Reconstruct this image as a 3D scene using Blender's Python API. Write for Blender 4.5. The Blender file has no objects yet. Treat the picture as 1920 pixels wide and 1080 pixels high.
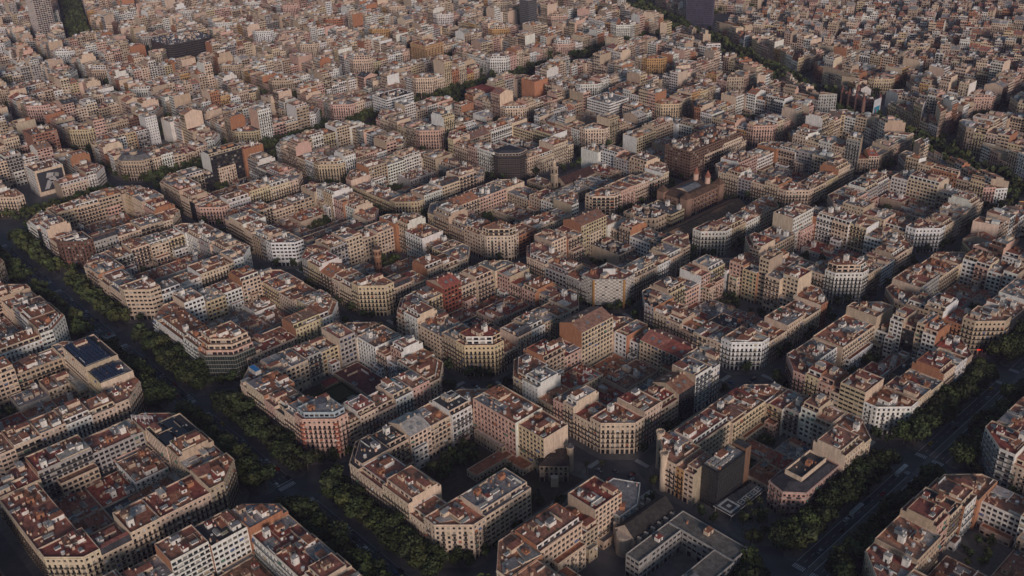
import bpy, math, random
import numpy as np
from mathutils import Matrix, Vector
R = math.radians
rnd = random.Random(7)
sc = bpy.context.scene
COL = sc.collection

# ------------------------------------------------------------------ camera
CAM = np.array([567.16, -246.37, 385.44]); YAW, PIT, ROL, FPX = 2.402305, 0.481538, -0.034768, 1860.918
fw = np.array([math.cos(YAW)*math.cos(PIT), math.sin(YAW)*math.cos(PIT), -math.sin(PIT)])
rt = np.array([math.sin(YAW), -math.cos(YAW), 0.0]); up = np.cross(rt, fw)
r2 = math.cos(ROL)*rt + math.sin(ROL)*up; u2 = -math.sin(ROL)*rt + math.cos(ROL)*up
cd = bpy.data.cameras.new('camera'); cam = bpy.data.objects.new('camera', cd); COL.objects.link(cam)
cd.sensor_width = 36.0; cd.lens = FPX/1920*36.0; cd.clip_start = 1.0; cd.clip_end = 12000.0
m = Matrix.Identity(4)
for a in range(3):
    m[a][0] = r2[a]; m[a][1] = u2[a]; m[a][2] = -fw[a]; m[a][3] = CAM[a]
cam.matrix_world = m
sc.camera = cam

# ------------------------------------------------------------------ sky, sun, exposure
SUN_AZ, SUN_EL = R(-28), R(15)          # azimuth from +X towards +Y
w = bpy.data.worlds.new('World'); sc.world = w; w.use_nodes = True
nt = w.node_tree; bg = nt.nodes['Background']
sky = nt.nodes.new('ShaderNodeTexSky'); sky.sky_type = 'NISHITA'; sky.sun_disc = False
sky.sun_elevation = SUN_EL; sky.sun_rotation = math.pi/2 - SUN_AZ; sky.dust_density = 0.5; sky.air_density = 1.3; sky.ozone_density = 2.0
nt.links.new(sky.outputs[0], bg.inputs[0]); bg.inputs[1].default_value = 0.12
ld = bpy.data.lights.new('sun', 'SUN'); ld.energy = 4.3; ld.angle = R(13); ld.color = (1.0, 0.83, 0.75)
sun = bpy.data.objects.new('sun', ld); COL.objects.link(sun)
sd = Vector((math.cos(SUN_AZ)*math.cos(SUN_EL), math.sin(SUN_AZ)*math.cos(SUN_EL), math.sin(SUN_EL)))
sun.rotation_euler = (-sd).to_track_quat('-Z', 'Y').to_euler(); sun.location = (0, 0, 900)
sc.view_settings.view_transform = 'Standard'; sc.view_settings.look = 'None'
sc.view_settings.gamma = 1.0; sc.view_settings.exposure = -0.95
sc.cycles.volume_bounces = 0; sc.cycles.max_bounces = 6; sc.cycles.diffuse_bounces = 3
sc.cycles.use_denoising = True

# ------------------------------------------------------------------ materials
def mat(name, build):
    mm = bpy.data.materials.new(name); mm.use_nodes = True
    n = mm.node_tree.nodes; l = mm.node_tree.links
    build(n, l, n['Principled BSDF']); return mm
def attr_mat(name, rough, spots, stain_scale=0.11, fine=1.3, streak=False, spec=0.3):
    def f(n, l, b):
        a = n.new('ShaderNodeAttribute'); a.attribute_name = 'Col'
        tc = n.new('ShaderNodeNewGeometry')
        mp = n.new('ShaderNodeMapping'); l.new(tc.outputs['Position'], mp.inputs[0])
        if streak: mp.inputs['Scale'].default_value = (1, 1, 0.22)
        n1 = n.new('ShaderNodeTexNoise'); n1.inputs['Scale'].default_value = stain_scale*6; n1.inputs['Detail'].default_value = 5
        n2 = n.new('ShaderNodeTexNoise'); n2.inputs['Scale'].default_value = fine; n2.inputs['Detail'].default_value = 3
        l.new(mp.outputs[0], n1.inputs['Vector']); l.new(tc.outputs['Position'], n2.inputs['Vector'])
        r1 = n.new('ShaderNodeMapRange'); r1.inputs[1].default_value = 0.3; r1.inputs[2].default_value = 0.7
        r1.inputs[3].default_value = 1-spots; r1.inputs[4].default_value = 1+spots*0.5; l.new(n1.outputs[0], r1.inputs[0])
        r2_ = n.new('ShaderNodeMapRange'); r2_.inputs[1].default_value = 0.3; r2_.inputs[2].default_value = 0.7
        r2_.inputs[3].default_value = 1-spots*0.6; r2_.inputs[4].default_value = 1+spots*0.45; l.new(n2.outputs[0], r2_.inputs[0])
        mu = n.new('ShaderNodeMath'); mu.operation = 'MULTIPLY'; l.new(r1.outputs[0], mu.inputs[0]); l.new(r2_.outputs[0], mu.inputs[1])
        vm = n.new('ShaderNodeVectorMath'); vm.operation = 'SCALE'; l.new(a.outputs['Color'], vm.inputs[0]); l.new(mu.outputs[0], vm.inputs['Scale'])
        l.new(vm.outputs[0], b.inputs['Base Color']); b.inputs['Roughness'].default_value = rough
        b.inputs['Specular IOR Level'].default_value = spec
    return mat(name, f)
M_WALL = attr_mat('facade_render', 0.9, 0.24, streak=True)
M_ROOF = attr_mat('terrace_tiles', 0.92, 0.42, stain_scale=0.06, fine=0.9)
M_GLASS = attr_mat('window_glass', 0.18, 0.25, spec=0.5)
M_IRON = attr_mat('painted_iron', 0.6, 0.1)
M_BODY = attr_mat('car_paint', 0.3, 0.05, spec=0.5)
def leafy(n, l, b):
    a = n.new('ShaderNodeAttribute'); a.attribute_name = 'Col'
    oi = n.new('ShaderNodeObjectInfo')
    mr = n.new('ShaderNodeMapRange'); mr.inputs[3].default_value = 0.6; mr.inputs[4].default_value = 1.45; l.new(oi.outputs['Random'], mr.inputs[0])
    vm = n.new('ShaderNodeVectorMath'); vm.operation = 'SCALE'; l.new(a.outputs['Color'], vm.inputs[0]); l.new(mr.outputs[0], vm.inputs['Scale'])
    l.new(vm.outputs[0], b.inputs['Base Color']); b.inputs['Roughness'].default_value = 0.7; b.inputs['Specular IOR Level'].default_value = 0.2
M_LEAF = mat('plane_tree_leaves', leafy)
def plain(name, c, c2, scale, rough=0.9):
    def f(n, l, b):
        g = n.new('ShaderNodeNewGeometry'); t = n.new('ShaderNodeTexNoise'); t.inputs['Scale'].default_value = scale; t.inputs['Detail'].default_value = 6
        l.new(g.outputs['Position'], t.inputs['Vector'])
        cr = n.new('ShaderNodeValToRGB'); cr.color_ramp.elements[0].position = 0.3; cr.color_ramp.elements[1].position = 0.7
        cr.color_ramp.elements[0].color = (*c, 1); cr.color_ramp.elements[1].color = (*c2, 1)
        l.new(t.outputs[0], cr.inputs[0]); l.new(cr.outputs[0], b.inputs['Base Color']); b.inputs['Roughness'].default_value = rough
    return mat(name, f)
M_GROUND = plain('city_ground', (0.10, 0.09, 0.085), (0.15, 0.135, 0.125), 0.02)
M_ASPHALT = plain('asphalt', (0.065, 0.065, 0.07), (0.12, 0.117, 0.12), 0.09, 0.8)
M_PAVE = plain('paving', (0.13, 0.12, 0.115), (0.2, 0.185, 0.175), 0.25)
M_PAINT = plain('road_paint', (0.5, 0.5, 0.48), (0.72, 0.72, 0.7), 0.8)
M_SOIL = plain('garden_soil', (0.055, 0.045, 0.03), (0.10, 0.075, 0.05), 0.3)
WALL, ROOF, GLASS, IRON, LEAF, BODY = range(6)
MATS = [M_WALL, M_ROOF, M_GLASS, M_IRON, M_LEAF, M_BODY]

# ------------------------------------------------------------------ mesh batches (every face a quad)
class Batch:
    def __init__(s): s.v, s.m, s.c = [], [], []
    def q(s, V, mi, col):
        V = np.asarray(V, float).reshape(-1, 4, 3); k = len(V)
        if k == 0: return
        s.v.append(V); s.m.append(np.full(k, mi, np.int32))
        col = np.asarray(col, float).reshape(-1, 3); s.c.append(col if len(col) == k else np.repeat(col, k, 0))
    def box(s, o, a, b, c, mi, col, bottom=False):
        o, a, b, c = [np.asarray(x, float).reshape(-1, 3) for x in (o, a, b, c)]
        k = max(len(o), len(a), len(b), len(c))
        if k > 1:
            zz = np.zeros((k, 3)); o, a, b, c = [x+zz for x in (o, a, b, c)]
        F = [(o, o+a, o+a+c, o+c), (o+a, o+a+b, o+a+b+c, o+a+c), (o+a+b, o+b, o+b+c, o+a+b+c), (o+b, o, o+c, o+b+c), (o+c, o+a+c, o+a+b+c, o+b+c)]
        if bottom: F.append((o, o+b, o+a+b, o+a))
        col = np.asarray(col, float).reshape(-1, 3)
        V = np.concatenate([np.stack(f, 1) for f in F])
        s.q(V, mi, col if len(col) == 1 else np.tile(col, (len(F), 1)))
    def n(s): return sum(len(x) for x in s.v)
    def data(s, name, off=(0, 0, 0), smooth=False):
        V = np.concatenate(s.v) - np.asarray(off, float); mi = np.concatenate(s.m); c = np.concatenate(s.c); k = len(V)
        me = bpy.data.meshes.new(name)
        me.vertices.add(4*k); me.vertices.foreach_set('co', V.reshape(-1).astype(np.float32))
        me.loops.add(4*k); me.loops.foreach_set('vertex_index', np.arange(4*k, dtype=np.int32))
        me.polygons.add(k); me.polygons.foreach_set('loop_start', np.arange(0, 4*k, 4, dtype=np.int32))
        used = np.unique(mi); remap = np.zeros(len(MATS), np.int32); remap[used] = np.arange(len(used))
        for u in used: me.materials.append(MATS[u])
        me.polygons.foreach_set('material_index', remap[mi])
        me.update(calc_edges=True)
        at = me.color_attributes.new('Col', 'FLOAT_COLOR', 'CORNER')
        cc = np.ones((k, 4, 4), np.float32); cc[:, :, :3] = c[:, None, :]
        at.data.foreach_set('color', cc.reshape(-1))
        return me
def link(name, me, parent=None, loc=(0, 0, 0), rz=0.0, label=None, cat=None, group=None, kind=None, scale=None):
    o = bpy.data.objects.new(name, me); COL.objects.link(o); o.location = loc
    if rz: o.rotation_euler = (0, 0, rz)
    if scale: o.scale = scale
    if parent: o.parent = parent
    for k, v in (('label', label), ('category', cat), ('group', group), ('kind', kind)):
        if v: o[k] = v
    return o
def sheet(name, pts, z, material, kind='structure', thick=0.0, parent=None):
    """flat polygon sheet, or a slab when thick > 0"""
    n = len(pts); vs = [(x, y, z) for x, y in pts]; fs = [tuple(range(n))]
    if thick:
        vs += [(x, y, z-thick) for x, y in pts]
        fs += [(k, k+n, (k+1) % n + n, (k+1) % n) for k in range(n)]
    me = bpy.data.meshes.new(name); me.from_pydata(vs, [], fs); me.materials.append(material)
    return link(name, me, parent, kind=kind)

# ------------------------------------------------------------------ geometry helpers
def ccw(P):
    P = [np.asarray(p, float) for p in P]
    a = sum(P[k][0]*P[(k+1) % len(P)][1]-P[(k+1) % len(P)][0]*P[k][1] for k in range(len(P)))
    return a > 0
def inset(P, d):
    """convex CCW polygon, per-edge inset distances"""
    n = len(P); L = []
    for k in range(n):
        p, q = P[k], P[(k+1) % n]; u = (q-p)/np.linalg.norm(q-p); nn = np.array([-u[1], u[0]])
        L.append((p+nn*d[k], u))
    out = []
    for k in range(n):
        (p, u), (q, v) = L[k-1], L[k]
        den = u[0]*v[1]-u[1]*v[0]
        if abs(den) < 1e-6: out.append(q); continue
        t = ((q-p)[0]*v[1]-(q-p)[1]*v[0])/den
        out.append(p+u*t)
    return out
def area(P): return 0.5*abs(sum(P[k][0]*P[(k+1) % len(P)][1]-P[(k+1) % len(P)][0]*P[k][1] for k in range(len(P))))
def inside(P, pt, mg=0.0):
    x, y = float(pt[0]), float(pt[1]); n = len(P)
    for k in range(n):
        px, py = P[k]; qx, qy = P[(k+1) % n]; ux, uy = qx-px, qy-py
        if ux*(y-py)-uy*(x-px) < mg*math.hypot(ux, uy): return False
    return True
def lst(P): return [(float(p[0]), float(p[1])) for p in P]
def poly_quads(P, z):
    """convex polygon as quads"""
    P = [np.asarray(p, float) for p in P]
    if len(P) % 2: 
        k = max(range(len(P)), key=lambda k: np.linalg.norm(P[k]-P[(k+1) % len(P)]))
        P = P[:k+1]+[(P[k]+P[(k+1) % len(P)])/2]+P[k+1:]
    P3 = [np.array([p[0], p[1], z]) for p in P]; out = []
    for k in range(1, len(P3)-2, 2): out.append([P3[0], P3[k], P3[k+1], P3[k+2]])
    return np.array(out)
def v3(p, z=0.0): return np.array([p[0], p[1], z])

# ------------------------------------------------------------------ facades
DARK = np.array([0.018, 0.019, 0.022])
rs = np.random.RandomState(5)
def pane_cols(k, lively=1.0):
    c = np.empty((k, 3)); t = rs.rand(k)
    c[:] = DARK*(0.6+1.2*rs.rand(k)[:, None])
    a = t > 0.72; c[a] = np.array([0.10, 0.085, 0.07])*(0.5+rs.rand(a.sum())[:, None])
    a = t > 0.90; c[a] = np.array([0.42, 0.39, 0.35])*(0.6+0.5*rs.rand(a.sum())[:, None])
    return c
STY = {  # bay width, window w (fraction of bay or m), window h, sill, balcony mode, depth
    'street':  dict(bay=2.9, ww=1.42, wh=2.6, sill=0.1, bal='each', dep=0.4, gw=2.0, gh=3.5),
    'plain':   dict(bay=2.9, ww=1.4, wh=2.0, sill=0.7, bal='some', dep=0.28, gw=2.2, gh=3.4),
    'modern':  dict(bay=3.4, ww=2.5, wh=1.7, sill=0.85, bal='none', dep=0.25, gw=2.8, gh=3.5),
    'ribbon':  dict(bay=3.6, ww=3.3, wh=1.6, sill=0.9, bal='none', dep=0.25, gw=3.0, gh=3.5),
    'terrace': dict(bay=4.2, ww=3.2, wh=2.2, sill=0.1, bal='long', dep=0.5, gw=3.0, gh=3.5),
    'rear':    dict(bay=3.3, ww=2.3, wh=2.0, sill=0.5, bal='rear', dep=0.45, gw=2.2, gh=2.6),
    'glass':   dict(bay=1.8, ww=1.68, wh=3.1, sill=0.15, bal='none', dep=0.12, gw=1.6, gh=4.0),
    'small':   dict(bay=3.0, ww=1.0, wh=1.5, sill=1.0, bal='none', dep=0.22, gw=1.2, gh=2.0),
    'slots':   dict(bay=4.4, ww=1.2, wh=2.6, sill=0.1, bal='each', dep=0.35, gw=2.6, gh=4.0),
}
ZV = np.array([0, 0, 1.0])
def facade(S, p0, p1, z0, hs, sty, col, near, rail=(0.035, 0.033, 0.033), ground=True, top_extra=0.0, glasscol=None):
    """S: dict of batches wall / win / bal. hs: storey heights from z0 up."""
    p0, p1 = np.asarray(p0, float), np.asarray(p1, float); L = np.linalg.norm(p1-p0)
    u = np.array([*(p1-p0)/L, 0.0]); nn = np.array([u[1], -u[0], 0.0]); o = v3(p0)
    hs = np.asarray(hs, float); zb = z0+np.concatenate([[0], np.cumsum(hs)]); H = zb[-1]
    def P(s, z, d=0.0):
        s, z, d = np.asarray(s, float), np.asarray(z, float), np.asarray(d, float)
        return o + s[..., None]*u + d[..., None]*nn + z[..., None]*ZV
    def Q(s0, s1, z0_, z1_, d=0.0): return np.stack([P(s0, z0_, d), P(s1, z0_, d), P(s1, z1_, d), P(s0, z1_, d)], -2).reshape(-1, 4, 3)
    if ((o+u*L*.5-CAM)@nn) > 0: near = False; away = True      # faces away from the photograph's side
    else: away = False
    if top_extra: S['wall'].q(Q([0], [L], [H], [H+top_extra]), WALL, col)
    if sty == 'blank' or L < 2.2:
        S['wall'].q(Q([0], [L], [z0], [H]), WALL, col); return
    t = STY[sty]; nb = max(1, int(round(L/t['bay']))); cw = L/nb; F = len(hs)
    s0 = np.repeat(np.arange(nb)*cw, F); fl = np.tile(np.arange(F), nb)
    z = zb[fl]; h = hs[fl]
    ww = np.full(nb*F, min(t['ww'], cw*0.93)); wh = np.minimum(np.full(nb*F, t['wh']), h-0.45); sl = np.full(nb*F, t['sill'])
    if ground and F > 2:
        g = fl == 0; ww[g] = min(t['gw'], cw*0.9); wh[g] = np.minimum(t['gh'], hs[0]-0.6); sl[g] = 0.05
    if sty in ('street', 'plain') and F > 3:
        tp = fl == F-1; wh[tp] = np.minimum(wh[tp], 1.6); sl[tp] = 0.9
    wl = s0+(cw-ww)/2; wr = wl+ww; wb = z+sl; wt = np.minimum(wb+wh, z+h-0.15)
    k = len(s0); pc = pane_cols(k) if glasscol is None else np.asarray(glasscol)*(0.7+0.6*rs.rand(k)[:, None])
    if near:
        D = -t['dep']
        W = S['wall']
        W.q(Q(s0, wl, z, z+h), WALL, col); W.q(Q(wr, s0+cw, z, z+h), WALL, col)
        W.q(Q(wl, wr, z, wb), WALL, col); W.q(Q(wl, wr, wt, z+h), WALL, col)
        W.q(np.stack([P(wl, wb), P(wl, wb, D), P(wl, wt, D), P(wl, wt)], -2), WALL, col)
        W.q(np.stack([P(wr, wb), P(wr, wb, D), P(wr, wt, D), P(wr, wt)], -2), WALL, col)
        W.q(np.stack([P(wl, wb), P(wr, wb), P(wr, wb, D), P(wl, wb, D)], -2), WALL, col)
        W.q(np.stack([P(wl, wt), P(wr, wt), P(wr, wt, D), P(wl, wt, D)], -2), WALL, col)
        S['win'].q(Q(wl, wr, wb, wt, D), GLASS, pc)
    else:
        S['wall'].q(Q([0], [L], [z0], [H]), WALL, col)
        if away and S is FAR: return
        S['win'].q(Q(wl, wr, wb, wt, 0.04), GLASS, pc)
        if away: return
    B = S['bal']; Z = np.array([0, 0, 1.0]); bal = t['bal']
    slabc = np.asarray(col)*0.95
    def rails(a, b, zz, dep):
        hgt = 1.0
        for (zf, zt) in ((0.0, 0.2), (0.32, 0.52), (0.62, 1.0)) if near else ((0.1, 1.0),):
            B.q(Q(a, b, zz+zf*hgt, zz+zt*hgt, dep), IRON, rail)
            if near:
                B.q(np.stack([P(a, zz+zf, 0), P(a, zz+zf, dep), P(a, zz+zt, dep), P(a, zz+zt, 0)], -2), IRON, rail)
                B.q(np.stack([P(b, zz+zf, 0), P(b, zz+zf, dep), P(b, zz+zt, dep), P(b, zz+zt, 0)], -2), IRON, rail)
    if bal in ('each', 'some') and F > 2:
        sel = (fl >= 1) & (fl < F-(1 if F > 4 else 0))
        if bal == 'some': sel &= (np.repeat(np.arange(nb), F) % 2 == rs.randint(2))
        if not near: sel &= (fl % 2 == 1) | (rs.rand(k) < 0.6)
        a, b, zz = wl[sel]-0.4, wr[sel]+0.4, z[sel]
        if len(a):
            dp = 0.75
            B.box(P(a, zz-0.14, 0.0), (b-a)[:, None]*u, nn*dp, Z*0.14, WALL, slabc, bottom=near)
            rails(a, b, zz, dp)
    elif bal in ('long', 'rear') and F > 1:
        f = np.arange(1, F); zz = zb[f]
        dp = 1.2 if bal == 'long' else 0.9
        sel = np.ones(len(f), bool) if bal == 'long' else rs.rand(len(f)) < (0.75 if rs.rand() < 0.6 else 0.15)
        zz = zz[sel]
        if len(zz):
            a = np.full(len(zz), 0.3); b = np.full(len(zz), L-0.3)
            B.box(P(a, zz-0.16, 0.0), (b-a)[:, None]*u, nn*dp, Z*0.16, WALL, slabc, bottom=near)
            if rs.rand() < 0.5: B.box(P(a, zz, dp-0.1), (b-a)[:, None]*u, nn*0.1, Z*0.95, WALL, np.asarray(col)*1.04)
            else: rails(a, b, zz, dp)
    if near and sty in ('street', 'plain', 'rear', 'terrace'):
        sel = (rs.rand(k) < .07) & (fl > 0)
        if sel.any():
            aw = np.array([(.10, .20, .14), (.50, .42, .28), (.62, .60, .55), (.36, .13, .07), (.12, .16, .28)])[rs.randint(0, 5, sel.sum())]
            B.q(np.stack([P(wl[sel]-.1, wt[sel]+.1, .03), P(wr[sel]+.1, wt[sel]+.1, .03), P(wr[sel]+.1, wt[sel]-.7, .95), P(wl[sel]-.1, wt[sel]-.7, .95)], -2), WALL, aw)
    # cornice and string course
    if sty in ('street', 'plain', 'slots') and F > 2:
        tr = np.minimum(np.asarray(col)*1.15, 0.75)
        S['wall'].box(P([-0.0], [H-0.3], [0.002]), L*u, nn*0.5, Z*0.4, WALL, tr, bottom=near)
        if near: S['wall'].box(P([-0.0], [zb[1]-0.25], [0.002]), L*u, nn*0.2, Z*0.25, WALL, tr, bottom=True)

PAL = {'c': (0.67, 0.53, 0.405), 'w': (0.80, 0.77, 0.72), 'y': (0.62, 0.50, 0.33), 'o': (0.54, 0.33, 0.15), 'p': (0.64, 0.43, 0.35),
       'b': (0.42, 0.20, 0.115), 't': (0.50, 0.39, 0.29), 'g': (0.42, 0.395, 0.375), 'n': (0.17, 0.09, 0.065), 'k': (0.03, 0.03, 0.033), 'r': (0.30, 0.10, 0.068)}
WORD = {'c': 'cream', 'w': 'white', 'y': 'yellow', 'o': 'ochre', 'p': 'pink', 'b': 'brick-orange', 't': 'tan', 'g': 'grey', 'n': 'brown', 'k': 'black', 'r': 'red'}
RPAL = {'t': (0.43, 0.18, 0.105), 'r': (0.37, 0.105, 0.075), 'b': (0.31, 0.165, 0.115), 'g': (0.31, 0.29, 0.285), 'w': (0.50, 0.46, 0.42), 'd': (0.075, 0.072, 0.075), 'm': (0.37, 0.15, 0.105)}
RWORD = {'t': 'terracotta', 'r': 'red', 'b': 'brown', 'g': 'grey', 'w': 'pale', 'd': 'dark', 'm': 'maroon'}
NUM = {3: 'three', 4: 'four', 5: 'five', 6: 'six', 7: 'seven', 8: 'eight', 9: 'nine', 10: 'ten', 11: 'eleven', 12: 'twelve'}
def jit(c, a=0.10): 
    f = 1+rnd.uniform(-a, a); return tuple(min(0.8, x*f*(1+rnd.uniform(-0.03, 0.03))) for x in c)

def new_sink(): return dict(wall=Batch(), win=Batch(), bal=Batch(), roof=Batch(), pent=Batch(), pentwin=Batch(), chim=Batch(), wing=Batch(), wingwin=Batch(), obj=[])
FAR = new_sink(); FAR['pent'] = FAR['wall']; FAR['pentwin'] = FAR['win']; FAR['chim'] = FAR['roof']; FAR['wing'] = FAR['wall']; FAR['wingwin'] = FAR['win']

def flat_roof(S, P, h, rcol, pcol, ph=1.0, key='roof', near=True, pmat=WALL):
    Bt = S[key]
    I = inset(P, [0.28]*len(P)); n = len(P)
    Bt.q(poly_quads(I if near else P, h), ROOF, rcol)
    if near and ph > 0:
        for k in range(n):
            a, b, c, d = v3(P[k], h+ph), v3(P[(k+1) % n], h+ph), v3(I[(k+1) % n], h+ph), v3(I[k], h+ph)
            Bt.q([[a, b, c, d]], pmat, pcol)
            Bt.q([[d, c, c-[0, 0, ph], d-[0, 0, ph]]], pmat, pcol)

# shared roof-top pieces -----------------------------------------------------
def piece(fn):
    b = Batch(); fn(b); return b.data('piece')
def hut_mesh(col, rc, L=4.6, W=3.2, H=2.6):
    def f(b):
        b.box((-L/2, -W/2, 0), (L, 0, 0), (0, W, 0), (0, 0, H), WALL, col)
        b.box((-L/2-.2, -W/2-.2, H+.002), (L+.4, 0, 0), (0, W+.4, 0), (0, 0, .22), ROOF, rc, bottom=True)
        b.box((-.5, -W/2-.06, 0.0), (1.0, 0, 0), (0, .05, 0), (0, 0, 2.05), GLASS, DARK*2)
        b.box((L/2+.01, -.5, 1.0), (.05, 0, 0), (0, 1.0, 0), (0, 0, .9), GLASS, DARK*2)
        b.box((-L/2+.5, W/2-.9, H+.22), (.7, 0, 0), (0, .5, 0), (0, 0, 1.1), WALL, col)
    return piece(f)
HUTS = [hut_mesh(c, r, L, W, H) for c, r, L, W, H in [
    (PAL['c'], RPAL['t'], 4.6, 3.2, 2.6), (PAL['w'], RPAL['r'], 3.6, 3.0, 2.5), (PAL['w'], RPAL['g'], 5.2, 3.4, 2.8), (PAL['t'], RPAL['b'], 4.2, 3.6, 2.7), (PAL['b'], RPAL['t'], 3.8, 2.8, 2.6), (PAL['c'], RPAL['w'], 6.2, 3.4, 2.9), (PAL['w'], RPAL['t'], 7.5, 4.4, 3.1), (PAL['c'], RPAL['m'], 8.5, 4.0, 3.0), (PAL['w'], RPAL['w'], 3.4, 3.0, 4.6)]]
def sky_mesh(L, W, gc):
    def f(b):
        b.box((-L/2, -W/2, 0), (L, 0, 0), (0, W, 0), (0, 0, .7), WALL, PAL['w'])
        n = max(2, int(L/1.0))
        for sy in (-1, 1):
            for k in range(n):
                a, c = -L/2+k*L/n+.04, -L/2+(k+1)*L/n-.04
                b.q([[(a, sy*W/2, .71), (c, sy*W/2, .71), (c, 0, 1.5), (a, 0, 1.5)]], GLASS, gc)
        for sx in (-1, 1): b.q([[(sx*L/2, -W/2, .7), (sx*L/2, W/2, .7), (sx*L/2, .02, 1.5), (sx*L/2, -.02, 1.5)]], WALL, PAL['g'])
        for k in range(n+1):
            x = -L/2+k*L/n
            for sy in (-1, 1): b.q([[(x-.06, sy*W/2, .72), (x+.06, sy*W/2, .72), (x+.06, 0, 1.53), (x-.06, 0, 1.53)]], IRON, (.45, .45, .45))
    return piece(f)
SKYL = [sky_mesh(4.0, 2.6, (.16, .18, .19)), sky_mesh(5.6, 3.0, (.22, .22, .21)), sky_mesh(3.0, 2.4, (.10, .13, .15))]
def tank(b):
    for k in range(10):
        a, c = 2*math.pi*k/10, 2*math.pi*(k+1)/10
        p, q = (1.1*math.cos(a), 1.1*math.sin(a)), (1.1*math.cos(c), 1.1*math.sin(c))
        b.q([[(p[0], p[1], .5), (q[0], q[1], .5), (q[0], q[1], 2.3), (p[0], p[1], 2.3)]], WALL, PAL['g'])
        b.q([[(p[0], p[1], 2.3), (q[0], q[1], 2.3), (0, 0, 2.6), (0, 0, 2.6)]], WALL, PAL['w'])
    for sx in (-.7, .7):
        for sy in (-.7, .7): b.box((sx-.1, sy-.1, 0), (.2, 0, 0), (0, .2, 0), (0, 0, .5), WALL, PAL['t'])
TANK = piece(tank)

def clutter(S, P, h, near, dens=1.0, wcol=PAL['c'], keep=None):
    """stair huts, skylights, chimneys, air-conditioning boxes and low terrace walls on a flat roof"""
    e = max(range(len(P)), key=lambda k: np.linalg.norm(P[(k+1) % len(P)]-P[k])); d = P[(e+1) % len(P)]-P[e]; ang = math.atan2(d[1], d[0])
    ux, uy = np.array([math.cos(ang), math.sin(ang)]), np.array([-math.sin(ang), math.cos(ang)])
    ctr = sum(P)/len(P); rad = max(np.linalg.norm(p-ctr) for p in P); used = []; PL = lst(P); keep = lst(keep) if keep is not None else None
    def spot(r, tries=14):
        for _ in range(tries):
            pt = ctr+np.array([rnd.uniform(-rad, rad), rnd.uniform(-rad, rad)])
            if not inside(PL, pt, r+0.4): continue
            if keep is not None and inside(keep, pt, -r): continue
            if all(math.hypot(pt[0]-q[0], pt[1]-q[1]) > r+rr for q, rr in used):
                used.append((pt, r)); return pt
        return None
    A = area(P)*dens
    for _ in range(max(1, int(A/(150 if near else 90)+rnd.random()))):
        pt = spot(2.9)
        if pt is None: continue
        hk = rnd.randrange(len(HUTS)); rz = ang+rnd.choice((0, math.pi/2, math.pi, -math.pi/2))
        if near: S['obj'].append(('stair_hut', HUTS[hk], pt, h, rz))
        else:
            c = rnd.choice((PAL['c'], PAL['w'], PAL['w'], PAL['t'], PAL['c'], PAL['w'], PAL['p'], PAL['t'], PAL['b'])); a, b2 = rnd.uniform(3.0, 7.5), rnd.uniform(2.5, 5.0)
            S['chim'].box(v3(pt-ux*a/2-uy*b2/2, h), v3(ux*a), v3(uy*b2), (0, 0, rnd.uniform(2.2, 3.4)), WALL, jit(c))
    for _ in range(int(A/150+rnd.random()) if near else int(A/260+rnd.random())):
        pt = spot(1.9)
        if pt is None: continue
        if near:
            if rnd.random() < .8: S['obj'].append(('skylight', SKYL[rnd.randrange(3)], pt, h, ang+rnd.choice((0, math.pi/2))))
            else: S['obj'].append(('water_tank', TANK, pt, h, 0))
        else: S['chim'].box(v3(pt-ux*1.5-uy, h), v3(ux*3), v3(uy*2), (0, 0, 1.2), ROOF, (.38, .38, .38))
    bx = S['chim']
    for _ in range(int(A/(30 if near else 42))):
        pt = spot(.7, 5)
        if pt is None: continue
        k = rnd.random()
        if k < .55:
            hh = rnd.uniform(1.0, 2.4); a = rnd.uniform(.45, .9); b2 = rnd.uniform(.5, 1.6)
            if not near: a *= 2.2; b2 *= 1.8; hh *= 1.1
            c = jit(rnd.choice((PAL['c'], PAL['w'], PAL['c'], PAL['w'], PAL['t'], PAL['t'], PAL['p'], PAL['b'])))
            bx.box(v3(pt-ux*a/2-uy*b2/2, h), v3(ux*a), v3(uy*b2), (0, 0, hh), WALL, c)
            if near: bx.box(v3(pt-ux*(a/2+.1)-uy*(b2/2+.1), h+hh), v3(ux*(a+.2)), v3(uy*(b2+.2)), (0, 0, .15), ROOF, RPAL['t'])
        elif k < .85: bx.box(v3(pt-ux*.6-uy*.4, h+.15), v3(ux*1.3), v3(uy*.8), (0, 0, .9), WALL, jit((.55, .54, .52)))
        else: bx.box(v3(pt-ux*.04, h), v3(ux*.08), v3(uy*.08), (0, 0, rnd.uniform(2.5, 4.5)), IRON, (.3, .3, .3))
    if near and A > 90:
        for _ in range(rnd.randrange(1, 4)):     # low walls between terraces
            pt = spot(.3, 6)
            if pt is None: continue
            dr = rnd.choice((ux, uy)); nr = np.array([-dr[1], dr[0]]); ln = 0.0
            while ln < 9 and inside(P, pt+dr*(ln+.5), .3): ln += .5
            if ln > 2: bx.box(v3(pt-nr*.1, h), v3(dr*ln), v3(nr*.2), (0, 0, rnd.uniform(.8, 1.9)), WALL, jit(rnd.choice((PAL['w'], PAL['c'], PAL['t']))))
        if rnd.random() < .22:                     # planted pots and awnings
            for _ in range(3):
                pt = spot(.6, 5)
                if pt is None: continue
                bx.box(v3(pt-ux*.5-uy*.5, h), v3(ux), v3(uy), (0, 0, .8), LEAF, (.05, .075, .03))
        if rnd.random() < .10:
            pt = spot(2.4)
            if pt is not None: bx.box(v3(pt-ux*2-uy*1.3, h+2.3), v3(ux*4), v3(uy*2.6), (0, 0, .08), ROOF, rnd.choice(((.62, .60, .55), (.10, .16, .28), (.06, .22, .16), (.55, .47, .33))), bottom=True)

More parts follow.
